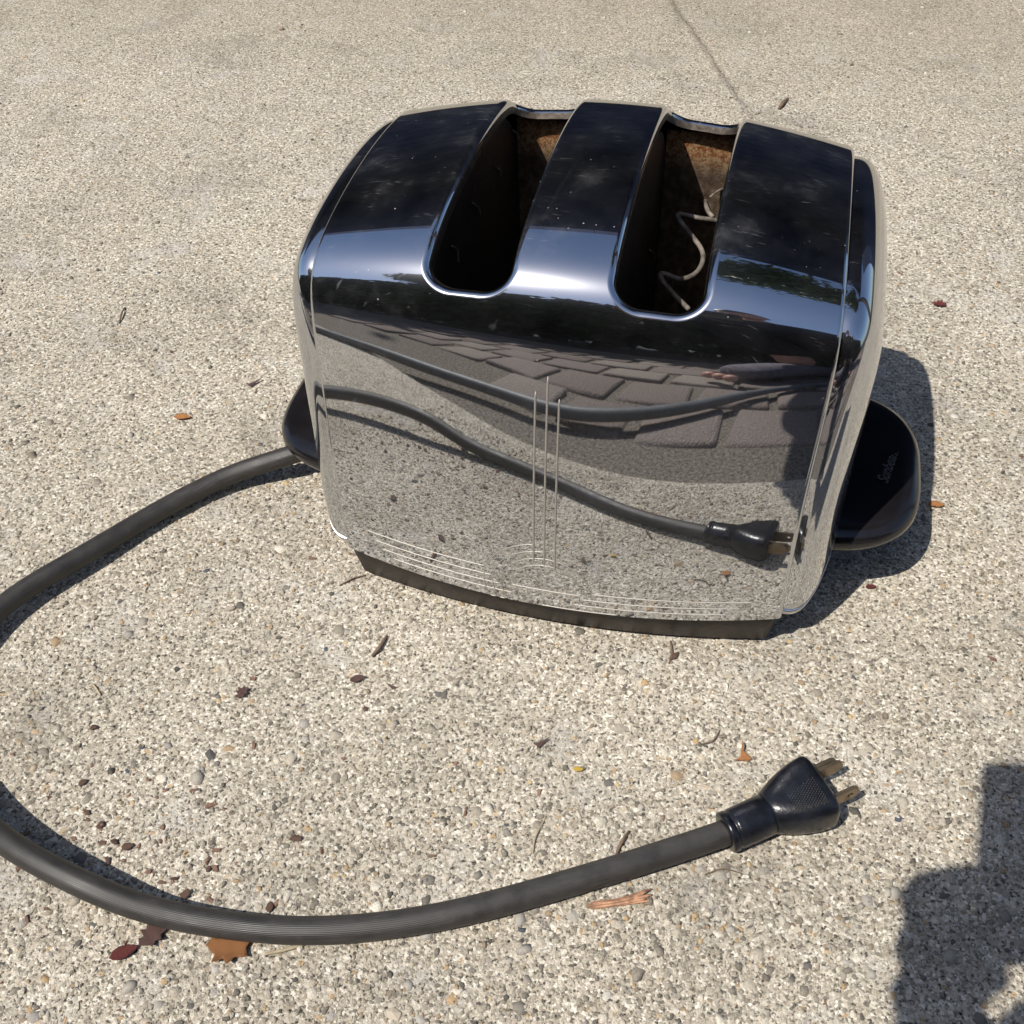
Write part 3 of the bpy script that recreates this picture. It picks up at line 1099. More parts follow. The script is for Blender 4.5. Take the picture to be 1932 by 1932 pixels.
named = [('peb_y', [(413, 1322, 9), (653, 1213, 8), (905, 1440, 11), (1000, 1475, 8), (1413, 1630, 10), (1322, 1775, 12), (895, 1555, 9), (1490, 1210, 10),
                    (1570, 1240, 8), (370, 775, 7), (250, 1515, 9), (1604, 1352, 9), (1650, 1425, 7), (1165, 1480, 9), (855, 1490, 9), (540, 912, 12), (295, 1307, 6),
                    (1155, 1740, 11), (1560, 1795, 10), (735, 1360, 9), (440, 1755, 8)]),
         ('peb_d', [(268, 1410, 10), (390, 1077, 11), (955, 1557, 9), (1610, 1277, 7), (615, 1225, 10), (572, 1330, 7), (240, 1455, 9), (985, 1755, 12),
                    (1695, 1545, 14), (165, 1185, 9), (1035, 1355, 6), (300, 515, 7), (985, 1415, 6), (1440, 330, 5), (700, 1190, 5), (1545, 1230, 6), (880, 1290, 6)]),
         ('peb_w', [(635, 1660, 15), (1260, 1738, 14), (745, 1615, 13), (200, 1750, 10), (700, 1600, 9), (1550, 1495, 9), (1090, 1535, 10), (560, 1620, 11), (1690, 1605, 10), (1470, 1660, 11)])]
for key, L in named:
    for u, v, r in L:
        p = ground(u, v)
        pebble(p.x, p.y, r * 0.72 / 5200 * (CAM[2] ** 2 + (p.x - CAM[0]) ** 2 + (p.y - CAM[1]) ** 2) ** 0.5 / 0.45, key)
k_ = 0
while k_ < 250:
    u, v = random.uniform(0, 1932), random.uniform(0, 1) ** 0.62 * 1932
    p = ground(u, v)
    if p.y < 0.008 + EDGE(p.x): continue
    if abs(p.x) < 0.12 and abs(p.y) < 0.1: continue
    pebble(p.x, p.y, min(0.0048, random.lognormvariate(math.log(0.0019), 0.35)), 'pebble', random.uniform(0.1, 0.6))
    k_ += 1


# ------------------------------------------------------------------ leaves, twigs and chips lying about
def leaf_mesh(outline, curl=0.15, seed=0, nsub=3, thick=0.00025):
    bm = bmesh.new()
    vs = [bm.verts.new((x, y, 0)) for x, y in outline]
    f = bm.faces.new(vs)
    bmesh.ops.triangulate(bm, faces=[f])
    bmesh.ops.subdivide_edges(bm, edges=bm.edges[:], cuts=nsub, use_grid_fill=True)
    L = max(math.hypot(x, y) for x, y in outline)
    for v in bm.verts:
        x, y = v.co.x / L, v.co.y / L
        v.co.z = L * (curl * (y * y) * 1.6 + 0.22 * curl * x * x + 0.12 * mnoise.noise(Vector((x * 2 + seed, y * 2, seed))) + 0.05)
        v.co.x += L * 0.05 * mnoise.noise(Vector((x * 5, y * 5, seed + 3)))
        v.co.y += L * 0.05 * mnoise.noise(Vector((x * 5, y * 5, seed + 9)))
    geom = bmesh.ops.extrude_face_region(bm, geom=bm.faces[:])
    for e in geom['geom']:
        if isinstance(e, bmesh.types.BMVert): e.co.z += thick
    bmesh.ops.recalc_face_normals(bm, faces=bm.faces)
    for f in bm.faces: f.smooth = True
    me = bpy.data.meshes.new('leaf')
    bm.to_mesh(me); bm.free()
    return me


def place(name, me, mat, u, v, size, rz, label, cat, z=0.0012, tilt=(0, 0), group=None):
    me.materials.clear(); me.materials.append(mat)
    o = bpy.data.objects.new(name, me)
    COL.objects.link(o)
    p = ground(u, v)
    o.location = (p.x, p.y, z)
    o.scale = (size,) * 3
    o.rotation_euler = (tilt[0], tilt[1], rz)
    return tag(o, label, cat, group)


three = [(-1.0, -0.35), (-0.35, -0.28), (0.25, -0.42), (0.55, -0.15), (0.35, 0.15), (0.05, 0.45), (-0.05, 1.0), (-0.18, 0.35), (-0.25, 0.02), (-0.6, -0.2)]
lobed = [(-1.0, 0.1), (-0.7, 0.45), (-0.45, 0.3), (-0.3, 0.75), (0.0, 0.55), (0.3, 0.8), (0.45, 0.4), (0.95, 0.35), (0.8, 0.0), (0.95, -0.4), (0.4, -0.4),
         (0.2, -0.8), (-0.1, -0.5), (-0.5, -0.75), (-0.55, -0.3)]
oval = [(-1, 0), (-0.7, 0.35), (-0.2, 0.5), (0.4, 0.42), (0.85, 0.15), (1.0, 0.0), (0.8, -0.2), (0.3, -0.45), (-0.3, -0.48), (-0.75, -0.3)]
wedge = [(-0.9, 0.1), (-0.5, 0.05), (1.0, 0.5), (0.2, -0.05), (-0.55, -0.6), (-0.6, -0.2)]
place('leaf', leaf_mesh(three, 0.5, 1), M['leaf_orange'], 1403, 1432, 0.0056, 0.25, 'small curled orange leaf scrap on the concrete above the plug', 'leaf')
place('leaf', leaf_mesh(lobed, 0.25, 2), M['leaf_brown'], 432, 1792, 0.0085, 0.2, 'orange brown lobed dry leaf lying under the lower edge of the cord', 'leaf')
place('leaf', leaf_mesh(oval, 0.35, 3), M['leaf_red'], 235, 1800, 0.0052, 0.7, 'glossy dark red leaf at the bottom left, below the cord', 'leaf')
place('leaf', leaf_mesh(lobed, 0.3, 4), M['leaf_dark'], 290, 1768, 0.0058, 1.1, 'dull maroon leaf half hidden beneath the cord at lower left', 'leaf')
place('leaf', leaf_mesh(wedge, 0.3, 5), M['leaf_dark'], 1023, 1405, 0.0042, 0.45, 'small wedge shaped maroon leaf scrap in the open middle concrete', 'leaf')
place('leaf', leaf_mesh(oval, 0.4, 6), M['leaf_dark'], 675, 1284, 0.0036, 0.6, 'narrow brown curled leaf left of centre below the toaster front', 'leaf')
place('leaf', leaf_mesh(wedge, 0.3, 7), M['leaf_dark'], 738, 1298, 0.0030, 2.3, 'tiny crumpled brown leaf right of the narrow curled one', 'leaf')
place('leaf', leaf_mesh(lobed, 0.3, 12), M['leaf_dark'], 458, 1310, 0.0036, 1.3, 'dark brown leaf bit beside the tan pebble at left', 'leaf')
place('leaf', leaf_mesh(oval, 0.2, 8), M['petal'], 1091, 1454, 0.0022, 0.1, 'tiny bright yellow petal on the concrete above the cord', 'petal')
place('leaf', leaf_mesh(oval, 0.2, 9), M['leaf_orange'], 1765, 955, 0.0042, 0.1, 'flat orange leaf bit at the right beyond the handle shadow', 'leaf')
place('leaf', leaf_mesh(lobed, 0.2, 10), M['leaf_red'], 1772, 577, 0.0042, 0.0, 'dark red leaf scrap far right behind the toaster', 'leaf')
place('leaf', leaf_mesh(oval, 0.2, 14), M['leaf_red'], 1642, 1110, 0.0026, 0.3, 'small brick red leaf crumb at the edge of the toaster shadow', 'leaf')
place('leaf', leaf_mesh(wedge, 0.3, 11), M['leaf_dark'], 480, 726, 0.0055, 0.5, 'brown leaf scrap on the concrete left of the toaster', 'leaf')
place('leaf', leaf_mesh(oval, 0.3, 13), M['leaf_orange'], 345, 790, 0.0050, 0.2, 'pale tan leaf scrap left of the toaster above the cord', 'leaf')


def twig(pts, r, mat, label, cat='twig', nm='twig'):
    P = catmull([ground(u, v, z) for u, v, z in pts], 6)
    rr = [r * (0.55 + 0.45 * math.sin(math.pi * (0.12 + 0.8 * i / (len(P) - 1)))) for i in range(len(P))]
    c = P[0].copy()
    me = tube_mesh(nm, [p - c for p in P], rr, 7)
    o = obj(nm, me, mat)
    o.location = c
    return tag(o, label, cat)


twig([(1470, 205, 0.001), (1476, 196, 0.002), (1486, 186, 0.001)], 0.0016, M['twig'], 'short thick dark twig at the top right behind the toaster')
twig([(1163, 1612, 0.001), (1172, 1590, 0.002), (1187, 1568, 0.001)], 0.0007, M['twig'], 'thin dark twig poking out behind the lower stretch of cord')
twig([(702, 1238, 0.001), (715, 1222, 0.002), (730, 1200, 0.001)], 0.0009, M['twig'], 'reddish brown twig lying below the front left of the toaster')
twig([(1030, 1540, 0.0005), (1010, 1580, 0.001), (1005, 1610, 0.0005)], 0.0004, M['straw'], 'fine pale bent stem just above the cord', 'stem', 'dry_stem')
twig([(500, 1800, 0.0008), (545, 1790, 0.0012), (590, 1776, 0.0008)], 0.0007, M['straw'], 'greenish pale stem on the ground below the cord', 'stem', 'dry_stem')
twig([(1330, 1650, 0.0005), (1365, 1640, 0.001), (1400, 1648, 0.0005)], 0.0003, M['twig'], 'hair thin dark twig below the plug collar')
twig([(640, 1105, 0.0005), (665, 1092, 0.001), (690, 1085, 0.0005)], 0.0004, M['twig'], 'thin dark twig near the base corner of the toaster')
twig([(1265, 1210, 0.0005), (1268, 1232, 0.001), (1262, 1252, 0.0005)], 0.0005, M['twig'], 'small upright twig under the front edge of the toaster')
twig([(175, 1290, 0.0005), (182, 1300, 0.001), (190, 1312, 0.0005)], 0.0005, M['straw'], 'short straw bit at the left below the cord', 'stem', 'dry_stem')
twig([(225, 610, 0.0005), (230, 590, 0.002), (236, 580, 0.0005)], 0.0006, M['twig'], 'small dark twig far left of the toaster')
twig([(1320, 1405, 0.0005), (1345, 1398, 0.001), (1358, 1378, 0.0008)], 0.0004, M['twig'], 'curved thin twig left of the orange leaf scrap')
# split wood splinter: a bundle of fibres in one thing
sp = empty('wood_splinter', ground(1168, 1699, 0), 'split piece of reddish wood fibre lying below the cord', 'wood splinter')
for k in range(7):
    a = ground(1106 + abs(k - 3) * 3, 1709 + (k - 3) * 1.9, 0.0008 + 0.0004 * (k % 2)); b = ground(1170, 1701 + (k - 3) * 1.7, 0.0018 + 0.0005 * (k % 3)); c = ground(1229 - (k % 3) * 5, 1688 + (k - 3) * 3.6, 0.0012 + 0.0004 * (k % 2))
    P = [p - sp.location for p in catmull([a, b, c], 6)]
    obj('fibre', tube_mesh('fibre', P, [0.00025] + [0.00055] * (len(P) - 2) + [0.0003], 6, flat=0.7), M['bark'], sp)
# mulch crumbs: a few larger ones each, the rest one scatter
chips = [(165, 1535), (190, 1560), (215, 1590), (240, 1600), (205, 1625), (330, 1660), (350, 1690), (395, 1640), (510, 1715), (270, 1690), (560, 1585), (180, 1375), (155, 1480), (690, 1340), (1270, 1240), (1500, 1460)]
chip_me = []
for k in range(5):
    oc = [(math.cos(a) * random.uniform(0.5, 1.1), math.sin(a) * random.uniform(0.3, 0.6)) for a in [2 * math.pi * i / 7 for i in range(7)]]
    me = leaf_mesh(oc, 0.5, 20 + k, 1, 0.05)
    me.name = 'mulch_chip'; me.materials.append(M['mulch'])
    chip_me.append(me)
for i, (u, v) in enumerate(chips):
    o = bpy.data.objects.new('mulch_chip', chip_me[i % 5])
    COL.objects.link(o)
    p = ground(u, v)
    s = random.uniform(0.0018, 0.0034)
    o.location = (p.x, p.y, 0.0007); o.scale = (s, s, s)
    o.rotation_euler = (random.uniform(-.3, .3), random.uniform(-.3, .3), random.uniform(0, 6.3))
    tag(o, 'small reddish brown mulch crumb scattered on the concrete', 'mulch chip', 'mulch crumbs scattered on the concrete')
V, F = [], []
bm = bmesh.new()
for k in range(110):
    if k < 60:
        u, v = random.gauss(300, 170), random.gauss(1600, 130)
    else:
        u, v = random.uniform(0, 1932), random.uniform(0, 1932)
    p = ground(u, v)
    if p.y < 0.008 + EDGE(p.x): continue
    s = random.uniform(0.0003, 0.0011)
    m_ = Matrix.Translation((p.x, p.y, s * 0.5)) @ Euler((random.uniform(-.4, .4), random.uniform(-.4, .4), random.uniform(0, 6))).to_matrix().to_4x4() @ Matrix.Diagonal((s * random.uniform(1.5, 4), s * 1.3, s * 0.8, 1))
    nv_ = bmesh.ops.create_cube(bm, size=1.0, matrix=m_)['verts']
    for v in nv_: v.co += Vector((random.uniform(-.6, .6), random.uniform(-.6, .6), random.uniform(-.2, .2))) * s
cr = obj('mulch_dust', bm, M['mulch'])
tag(cr, 'fine brown plant debris sprinkled over the concrete', 'debris', kind='stuff')

# ------------------------------------------------------------------ what the chrome mirrors: pavers, hose, photographer, a tree, added backdrops and shade casters
M['shade_gravel'] = simple('shade_dark_gravel', (0.026, 0.026, 0.030), 0.9, 0, 0.5, 160, 0.002, 260)  # near-black tone paints shade onto the ground beyond the pavers
M['paver'] = mat_island('paver_stone', [(0.0, (0.20, 0.165, 0.145)), (0.5, (0.245, 0.205, 0.185)), (1.0, (0.29, 0.25, 0.215))], 0.9, 0.003, 420, 0.2, True)
M['hose'] = simple('grey_hose', (0.12, 0.125, 0.13), 0.5, 0, 0.15, 90, 0.0002, 300)
M['navy'] = simple('navy_canvas', (0.010, 0.022, 0.075), 0.85, 0, 0.2, 30, 0.0004, 300, spec=0.2)
M['siding'] = simple('navy_siding', (0.009, 0.017, 0.050), 0.6, 0, 0.2, 10, 0.0004, 200)
M['foliage'] = mat_island('foliage', [(0.0, (0.025, 0.06, 0.012)), (0.5, (0.045, 0.10, 0.02)), (1.0, (0.08, 0.14, 0.035))], 0.55, 0, 50)
M['barkt'] = simple('tree_bark', (0.09, 0.07, 0.055), 0.9, 0, 0.4, 20, 0.004, 40)
M['jacket'] = simple('navy_jacket', (0.018, 0.020, 0.032), 0.85, 0, 0.25, 20, 0.001, 120, spec=0.2)
M['trousers'] = simple('dark_jeans', (0.016, 0.018, 0.026), 0.9, 0, 0.3, 40, 0.001, 300, spec=0.2)
M['skin'] = simple('skin', (0.50, 0.27, 0.20), 0.5, 0, 0.1, 40, 0.0003, 400)
M['hair'] = simple('dark_hair', (0.03, 0.02, 0.015), 0.55, 0, 0.4, 200, 0.001, 500)
M['slipper'] = simple('grey_fleece', (0.17, 0.155, 0.18), 0.95, 0, 0.3, 90, 0.003, 260, spec=0.1)
M['phone'] = simple('black_glass', (0.01, 0.01, 0.012), 0.1, 0, 0.1)
M['eye'] = simple('eye_white', (0.7, 0.7, 0.68), 0.2, 0, 0.03)

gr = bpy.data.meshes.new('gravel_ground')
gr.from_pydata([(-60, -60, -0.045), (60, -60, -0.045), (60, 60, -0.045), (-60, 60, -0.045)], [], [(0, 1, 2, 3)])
tag(obj('gravel_ground', gr, M['shade_gravel']), kind='structure')

# cobble pavers in the bed in front of the slab
M['bed'] = simple('gritty_soil', (0.19, 0.165, 0.135), 0.95, 0, 0.75, 300, 0.004, 500)
ANG = math.atan(0.27)
ca, sa = math.cos(ANG), math.sin(ANG)
def bed_pt(a, b): return (a * ca + b * sa, -0.284 + a * sa - b * ca)     # a along the slab edge, b away from it
pb = bpy.data.meshes.new('path_bed')
pb.from_pydata([(*bed_pt(-1.6, 0.003), -0.010), (*bed_pt(1.5, 0.003), -0.010), (*bed_pt(1.5, 0.62), -0.010), (*bed_pt(-1.6, 0.62), -0.010)], [], [(3, 2, 1, 0)])
tag(obj('path_bed', pb, M['bed']), kind='structure')
patio = bpy.data.objects.new('paver_path', None)
COL.objects.link(patio); tag(patio, kind='structure')
for r_ in range(5):
    for c_ in range(19):
        px, py, pz = 0.094, 0.080, 0.05
        a_ = -0.60 + (c_ + (0.5 if r_ % 2 else 0)) * px
        if a_ < -0.16 and r_ < 1: continue
        X, Y = bed_pt(a_, 0.108 + r_ * py)
        bm = bmesh.new()
        box_bm(bm, (0, 0, 0), (px - 0.006 - random.uniform(0, .006), py - 0.006 - random.uniform(0, .005), pz))
        bmesh.ops.bevel(bm, geom=[e for e in bm.edges], offset=0.005, segments=2, profile=0.6, affect='EDGES')
        for v in bm.verts: v.co += Vector((mnoise.noise(v.co * 30 + Vector((c_, r_, 0))), mnoise.noise(v.co * 30 + Vector((r_, c_, 5))), 0.5 * mnoise.noise(v.co * 40 + Vector((c_, r_, 9))))) * 0.006
        for f in bm.faces: f.smooth = True
        o = obj('paver', bm, M['paver'], patio)
        o.location = (X, Y, -pz / 2 - 0.004 + random.uniform(-0.003, 0.003))
        o.rotation_euler = (random.uniform(-.03, .03), random.uniform(-.03, .03), ANG + random.uniform(-.10, .10))
        o.scale = (random.uniform(.93, 1.0), random.uniform(.92, 1.02), 1)

hp = catmull([(-1.1, -0.20, 0.007), (-0.70, -0.30, 0.007), (-0.45, -0.335, 0.007), (-0.285, -0.362, 0.006), (-0.17, -0.375, 0.004), (-0.02, -0.368, 0.004), (0.09, -0.385, 0.005),
              (0.20, -0.44, 0.005), (0.34, -0.53, 0.005), (0.7, -0.66, 0.005), (1.3, -0.55, 0.0)], 10)
tag(obj('garden_hose', tube_mesh('garden_hose', hp, 0.0062, 16), M['hose']),
    'grey garden hose lying across the pavers, mirrored in the toaster front', 'hose')


def leaf_cloud(name, cen, rad, n, size, mat, parent, seed=0):
    rg = np.random.default_rng(seed)
    C_ = rg.normal(0, 1, (14, 3)); C_ /= np.linalg.norm(C_, axis=1, keepdims=True); C_ *= rg.uniform(0.35, 0.75, (14, 1))
    k = rg.integers(0, 14, n)
    P = C_[k] + rg.normal(0, 0.22, (n, 3))
    P = P * np.array(rad) + np.array(cen)
    q = rg.normal(0, 1, (n, 3)); q /= np.linalg.norm(q, axis=1, keepdims=True)
    e = np.cross(q, rg.normal(0, 1, (n, 3))); e /= np.linalg.norm(e, axis=1, keepdims=True)
    s = size * rg.uniform(0.6, 1.3, (n, 1))
    V = np.stack([P - q * s, P + e * s * 0.45, P + q * s, P - e * s * 0.45], 1).reshape(-1, 3)
    F = [(4 * i, 4 * i + 1, 4 * i + 2, 4 * i + 3) for i in range(n)]
    me = bpy.data.meshes.new(name)
    me.from_pydata(V.tolist(), [], F)
    return obj(name, me, mat, parent)


def tree(base, crown, rad, n, label, seed):
    t = empty('leafy_tree', base, label, 'tree')
    b = Vector(base); c = Vector(crown)
    P = catmull([Vector((0, 0, 0)), (c - b) * 0.35 + Vector((0.12, 0.05, 0.2)), (c - b) * 0.8 + Vector((0.05, 0, 0.1)), (c - b)], 6)
    P[0] = Vector((0, 0, -0.05))
    obj('trunk', tube_mesh('trunk', P, [0.10 - 0.07 * i / (len(P) - 1) for i in range(len(P))], 10), M['barkt'], t)
    rg = random.Random(seed)
    for k in range(7):
        st = P[int(len(P) * (0.55 + 0.05 * k))] if int(len(P) * (0.55 + 0.05 * k)) < len(P) else P[-1]
        en = (c - b) + Vector((rg.uniform(-.7, .7) * rad[0], rg.uniform(-.7, .7) * rad[1], rg.uniform(-.4, .7) * rad[2]))
        obj('branch', tube_mesh('branch', catmull([st, (st + en) / 2 + Vector((0, 0, 0.1)), en], 5), [0.03 - 0.0022 * i for i in range(11)], 7), M['barkt'], t)
    leaf_cloud('crown', c - b, rad, n, 0.055, M['foliage'], t, seed)
    return t


tree((1.9, 1.1, 0), (1.05, 0.72, 2.75), (0.70, 0.50, 0.50), 9000, 'green leafy tree leaning over the slab behind the toaster', 3)
tree((-2.1, -2.6, 0), (-1.58, -2.16, 2.2), (0.46, 0.46, 0.40), 12000, 'green leafy tree added on the left to shade the mirrored pavers', 5)  # added tree, its crown sized to cast shade on the mirrored pavers

added_hedge = empty('added_hedge', (0, -1.50, 0), 'dark clipped evergreen row added to shade the ground and darken the chrome front', 'added_hedge')  # added out of view: its shaded side and shadow darken the mirrored front
M['added_hedge'] = mat_island('hedge_leaf', [(0.0, (0.012, 0.03, 0.010)), (1.0, (0.03, 0.06, 0.02))], 0.6, 0, 50)
rg = np.random.default_rng(4); n = 42000
Pp = np.stack([rg.uniform(-5.5, 5.5, n), rg.uniform(-0.25, 0.25, n), rg.uniform(0, 1, n) ** 0.9 * 1.02 + rg.normal(0, .03, n)], -1)
qd = rg.normal(0, 1, (n, 3)); qd /= np.linalg.norm(qd, axis=1, keepdims=True); ee = np.cross(qd, rg.normal(0, 1, (n, 3))); ee /= np.linalg.norm(ee, axis=1, keepdims=True)
Vh = np.stack([Pp - qd * .06, Pp + ee * .035, Pp + qd * .06, Pp - ee * .035], 1).reshape(-1, 3)
hm = bpy.data.meshes.new('hedge_foliage'); hm.from_pydata(Vh.tolist(), [], [(4 * i, 4 * i + 1, 4 * i + 2, 4 * i + 3) for i in range(n)])
obj('foliage', hm, M['added_hedge'], added_hedge)
for k in range(12):
    x = -4.2 + k * 0.76
    obj('stem', tube_mesh('stem', [Vector((x, 0, -0.05)), Vector((x + .03, .02, 0.4)), Vector((x - .02, 0, 0.9))], [.025, .018, .008], 8), M['barkt'], added_hedge)
awn = empty('added_awning', (0, 1.15, 2.35), 'wide navy canvas canopy added behind the toaster to darken the chrome top', 'added_awning')  # added canopy out of view, makes the chrome top mirror something dark
bm = bmesh.new()
nx, ny = 40, 14
g = [[bm.verts.new((-5.4 + 7.2 * i / nx, 1.86 * j / ny, 0.38 * j / ny - 0.03 * math.sin(math.pi * j / ny) + 0.008 * math.sin(i * 2.2))) for j in range(ny + 1)] for i in range(nx + 1)]
for i in range(nx):
    for j in range(ny): bm.faces.new((g[i][j], g[i + 1][j], g[i + 1][j + 1], g[i][j + 1]))
ex_ = bmesh.ops.extrude_face_region(bm, geom=bm.faces[:])
for e in ex_['geom']:
    if isinstance(e, bmesh.types.BMVert): e.co.z += 0.004
obj('canvas', bm, M['navy'], awn)
bm = bmesh.new()
for i in range(48):
    x = -5.4 + 7.2 * (i + 0.5) / 48
    box_bm(bm, (x, -0.004, -0.07), (0.145, 0.004, 0.16))
obj('valance', bm, M['navy'], awn)
for x in (-5.3, -2.9, -0.6, 1.7):
    obj('support_arm', tube_mesh('support_arm', [Vector((x, 0.02, -0.02)), Vector((x, 1.84, -0.6))], 0.014, 10), M['siding'], awn)
wall = empty('added_wall', (0, 2.98, 0), 'dark navy board clad wall added below the canopy as a dark backdrop', 'wall')  # added wall, fills the mirrored gap under the canopy with dark
bm = bmesh.new(); box_bm(bm, (-2.0, 0.16, 1.45), (9.4, 0.2, 2.9)); obj('wall_core', bm, M['siding'], wall)
bm = bmesh.new(); box_bm(bm, (0, 0, 0), (9.4, 0.024, 0.15), Euler((math.radians(-6), 0, 0)).to_matrix())
bme = bpy.data.meshes.new('siding_board'); bm.to_mesh(bme); bm.free(); bme.materials.append(M['siding'])
for k in range(20):
    o = bpy.data.objects.new('siding_board', bme); link(o, wall); o.location = (-2.0, 0.035, 0.09 + k * 0.142)


# the photographer squatting to the right of the camera
def skinned(name, joints, edges, mat, parent, sub=2, root=0):
    me = bpy.data.meshes.new(name)
    me.from_pydata([j[0] for j in joints], edges, [])
    o = bpy.data.objects.new(name, me)
    COL.objects.link(o)
    mod = o.modifiers.new('skin', 'SKIN'); mod.use_smooth_shade = True
    for v, j in zip(me.skin_vertices[0].data, joints):
        r = j[1]
        v.radius = r if hasattr(r, '__len__') else (r, r)
        v.use_root = False
    me.skin_vertices[0].data[root].use_root = True
    ss = o.modifiers.new('sub', 'SUBSURF'); ss.levels = sub; ss.render_levels = sub
    bpy.context.view_layer.update()
    m2 = bpy.data.meshes.new_from_object(o.evaluated_get(bpy.context.evaluated_depsgraph_get()))
    bpy.data.objects.remove(o)
    m2.name = name
    m2.shade_smooth()
    ob = obj(name, m2, mat, parent)
    ob.location = -parent.location
    return ob


PB = Vector((0.42, -0.82, 0.0))
person = empty('person', PB, 'person in dark jacket and jeans squatting in grey slippers, holding up a phone', 'person')
hip = (0.52, -0.93, 0.30)
PW = lambda x, y, z: tuple(Vector(CAM - fw * 0.010) + Vector(r2) * x + Vector(u2) * y - Vector(fw) * z)
PHL0, PHR0 = PW(-0.050, -0.015, 0.030), (0.475, -0.520, 0.560)      # left hand on the phone, right hand resting on the knee
PHL1, PHR1 = PW(-0.052, -0.045, 0.060), (0.510, -0.560, 0.575)
PHL2, PHR2 = PW(-0.050, -0.075, 0.095), (0.535, -0.590, 0.580)
# continuous body: pelvis, spine, neck, head, arms, legs
J = [(hip, 0.13), ((0.50, -0.92, 0.46), 0.125), ((0.45, -0.88, 0.64), 0.14), ((0.42, -0.85, 0.74), 0.12), ((0.40, -0.83, 0.81), 0.052), ((0.385, -0.80, 0.87), 0.055),
     ((0.30, -0.93, 0.72), 0.058), ((0.15, -0.80, 0.52), 0.043), (PHL1, 0.027), (PHL0, 0.030),
     ((0.60, -0.86, 0.74), 0.058), ((0.70, -0.74, 0.56), 0.043), (PHR1, 0.027), (PHR0, 0.030),
     ((0.44, -0.98, 0.30), 0.095), ((0.22, -0.76, 0.50), 0.066), ((0.33, -0.72, 0.12), 0.042), ((0.32, -0.70, 0.05), 0.036),
     ((0.60, -0.86, 0.30), 0.095), ((0.50, -0.56, 0.48), 0.066), ((0.60, -0.66, 0.12), 0.042), ((0.59, -0.65, 0.05), 0.036)]
E_ = [(0, 1), (1, 2), (2, 3), (3, 4), (4, 5), (3, 6), (6, 7), (7, 8), (8, 9), (3, 10), (10, 11), (11, 12), (12, 13), (0, 14), (14, 15), (15, 16), (16, 17), (0, 18), (18, 19), (19, 20), (20, 21)]
skinned('body', J, E_, M['skin'], person)
fat = lambda k, a: (J[k][0], (J[k][1] + a))
skinned('jacket', [fat(0, .035), fat(1, .045), fat(2, .040), fat(3, .055), fat(6, .036), fat(7, .014), (PHL2, 0.040), fat(10, .036), fat(11, .018), (PHR2, 0.040), (J[4][0], 0.066)],
        [(0, 1), (1, 2), (2, 3), (3, 4), (4, 5), (5, 6), (3, 7), (7, 8), (8, 9), (3, 10)], M['jacket'], person)
skinned('trousers', [fat(0, .050), fat(14, .036), fat(15, .022), fat(16, .018), fat(18, .036), fat(19, .022), fat(20, .018)],
        [(0, 1), (1, 2), (2, 3), (0, 4), (4, 5), (5, 6)], M['trousers'], person)
# head with face
hc = Vector((0.365, -0.775, 0.955))
look = (Vector((0.05, -0.2, 0.25)) - hc).normalized()
lx = look; ly = Vector((0, 0, 1)).cross(lx).normalized(); lz = lx.cross(ly)
HM = Matrix((lx, ly, lz)).transposed().to_4x4()
bm = bmesh.new()
bmesh.ops.create_uvsphere(bm, u_segments=40, v_segments=28, radius=1.0)
for v in bm.verts:
    x, y, z = v.co
    X = x * 0.093; Y = y * 0.074; Z = z * 0.115
    if x > 0: X *= 0.94
    if z < -0.2: Y *= 1 + 0.32 * (z + 0.2); X *= 1 + 0.12 * (z + 0.2)
    if x > 0.5 and abs(y) < 0.2 and -0.35 < z < 0.1: X += 0.018 * (1 - abs(y) / 0.2) * (1 - abs(z + 0.18) / 0.28 if abs(z + 0.18) < 0.28 else 0)
    if x > 0.6 and 0.02 < z < 0.2 and 0.18 < abs(y) < 0.55: X -= 0.006
    if x > 0.6 and -0.55 < z < -0.42 and abs(y) < 0.3: X += 0.004
    v.co = Vector((X, Y, Z))
for f in bm.faces: f.smooth = True
bmesh.ops.transform(bm, matrix=Matrix.Translation(hc - PB) @ HM, verts=bm.verts)
head = obj('head', bm, M['skin'], person)
for s_ in (1, -1):
    bm = bmesh.new(); bmesh.ops.create_uvsphere(bm, u_segments=14, v_segments=10, radius=0.0115)
    bmesh.ops.transform(bm, matrix=Matrix.Translation(hc - PB + HM.to_3x3() @ Vector((0.0765, s_ * 0.031, 0.010))), verts=bm.verts)
    obj('eye', bm, M['eye'], head)
    bm = bmesh.new(); bmesh.ops.create_uvsphere(bm, u_segments=12, v_segments=8, radius=0.0062)
    bmesh.ops.transform(bm, matrix=Matrix.Translation(hc - PB + HM.to_3x3() @ Vector((0.0835, s_ * 0.031, 0.009))), verts=bm.verts)
    obj('iris', bm, M['hair'], head)
    bm = bmesh.new(); bmesh.ops.create_uvsphere(bm, u_segments=14, v_segments=10, radius=1)
    bmesh.ops.transform(bm, matrix=Matrix.Translation(hc - PB + HM.to_3x3() @ Vector((-0.005, s_ * 0.073, -0.005))) @ HM @ Matrix.Diagonal((0.017, 0.008, 0.03, 1)), verts=bm.verts)
    obj('ear', bm, M['skin'], head)
bm = bmesh.new(); bmesh.ops.create_uvsphere(bm, u_segments=14, v_segments=8, radius=1)
bmesh.ops.transform(bm, matrix=Matrix.Translation(hc - PB + HM.to_3x3() @ Vector((0.080, 0, -0.058))) @ HM @ Matrix.Diagonal((0.006, 0.023, 0.007, 1)), verts=bm.verts)
obj('mouth', bm, M['leaf_red'], head)
bm = bmesh.new(); bmesh.ops.create_uvsphere(bm, u_segments=40, v_segments=24, radius=1)
bmesh.ops.delete(bm, geom=[v for v in bm.verts if v.co.z < (0.42 if v.co.x > 0.1 else -0.45) - 0.0 and not (v.co.x < 0.1 and v.co.z > -0.45)], context='VERTS')
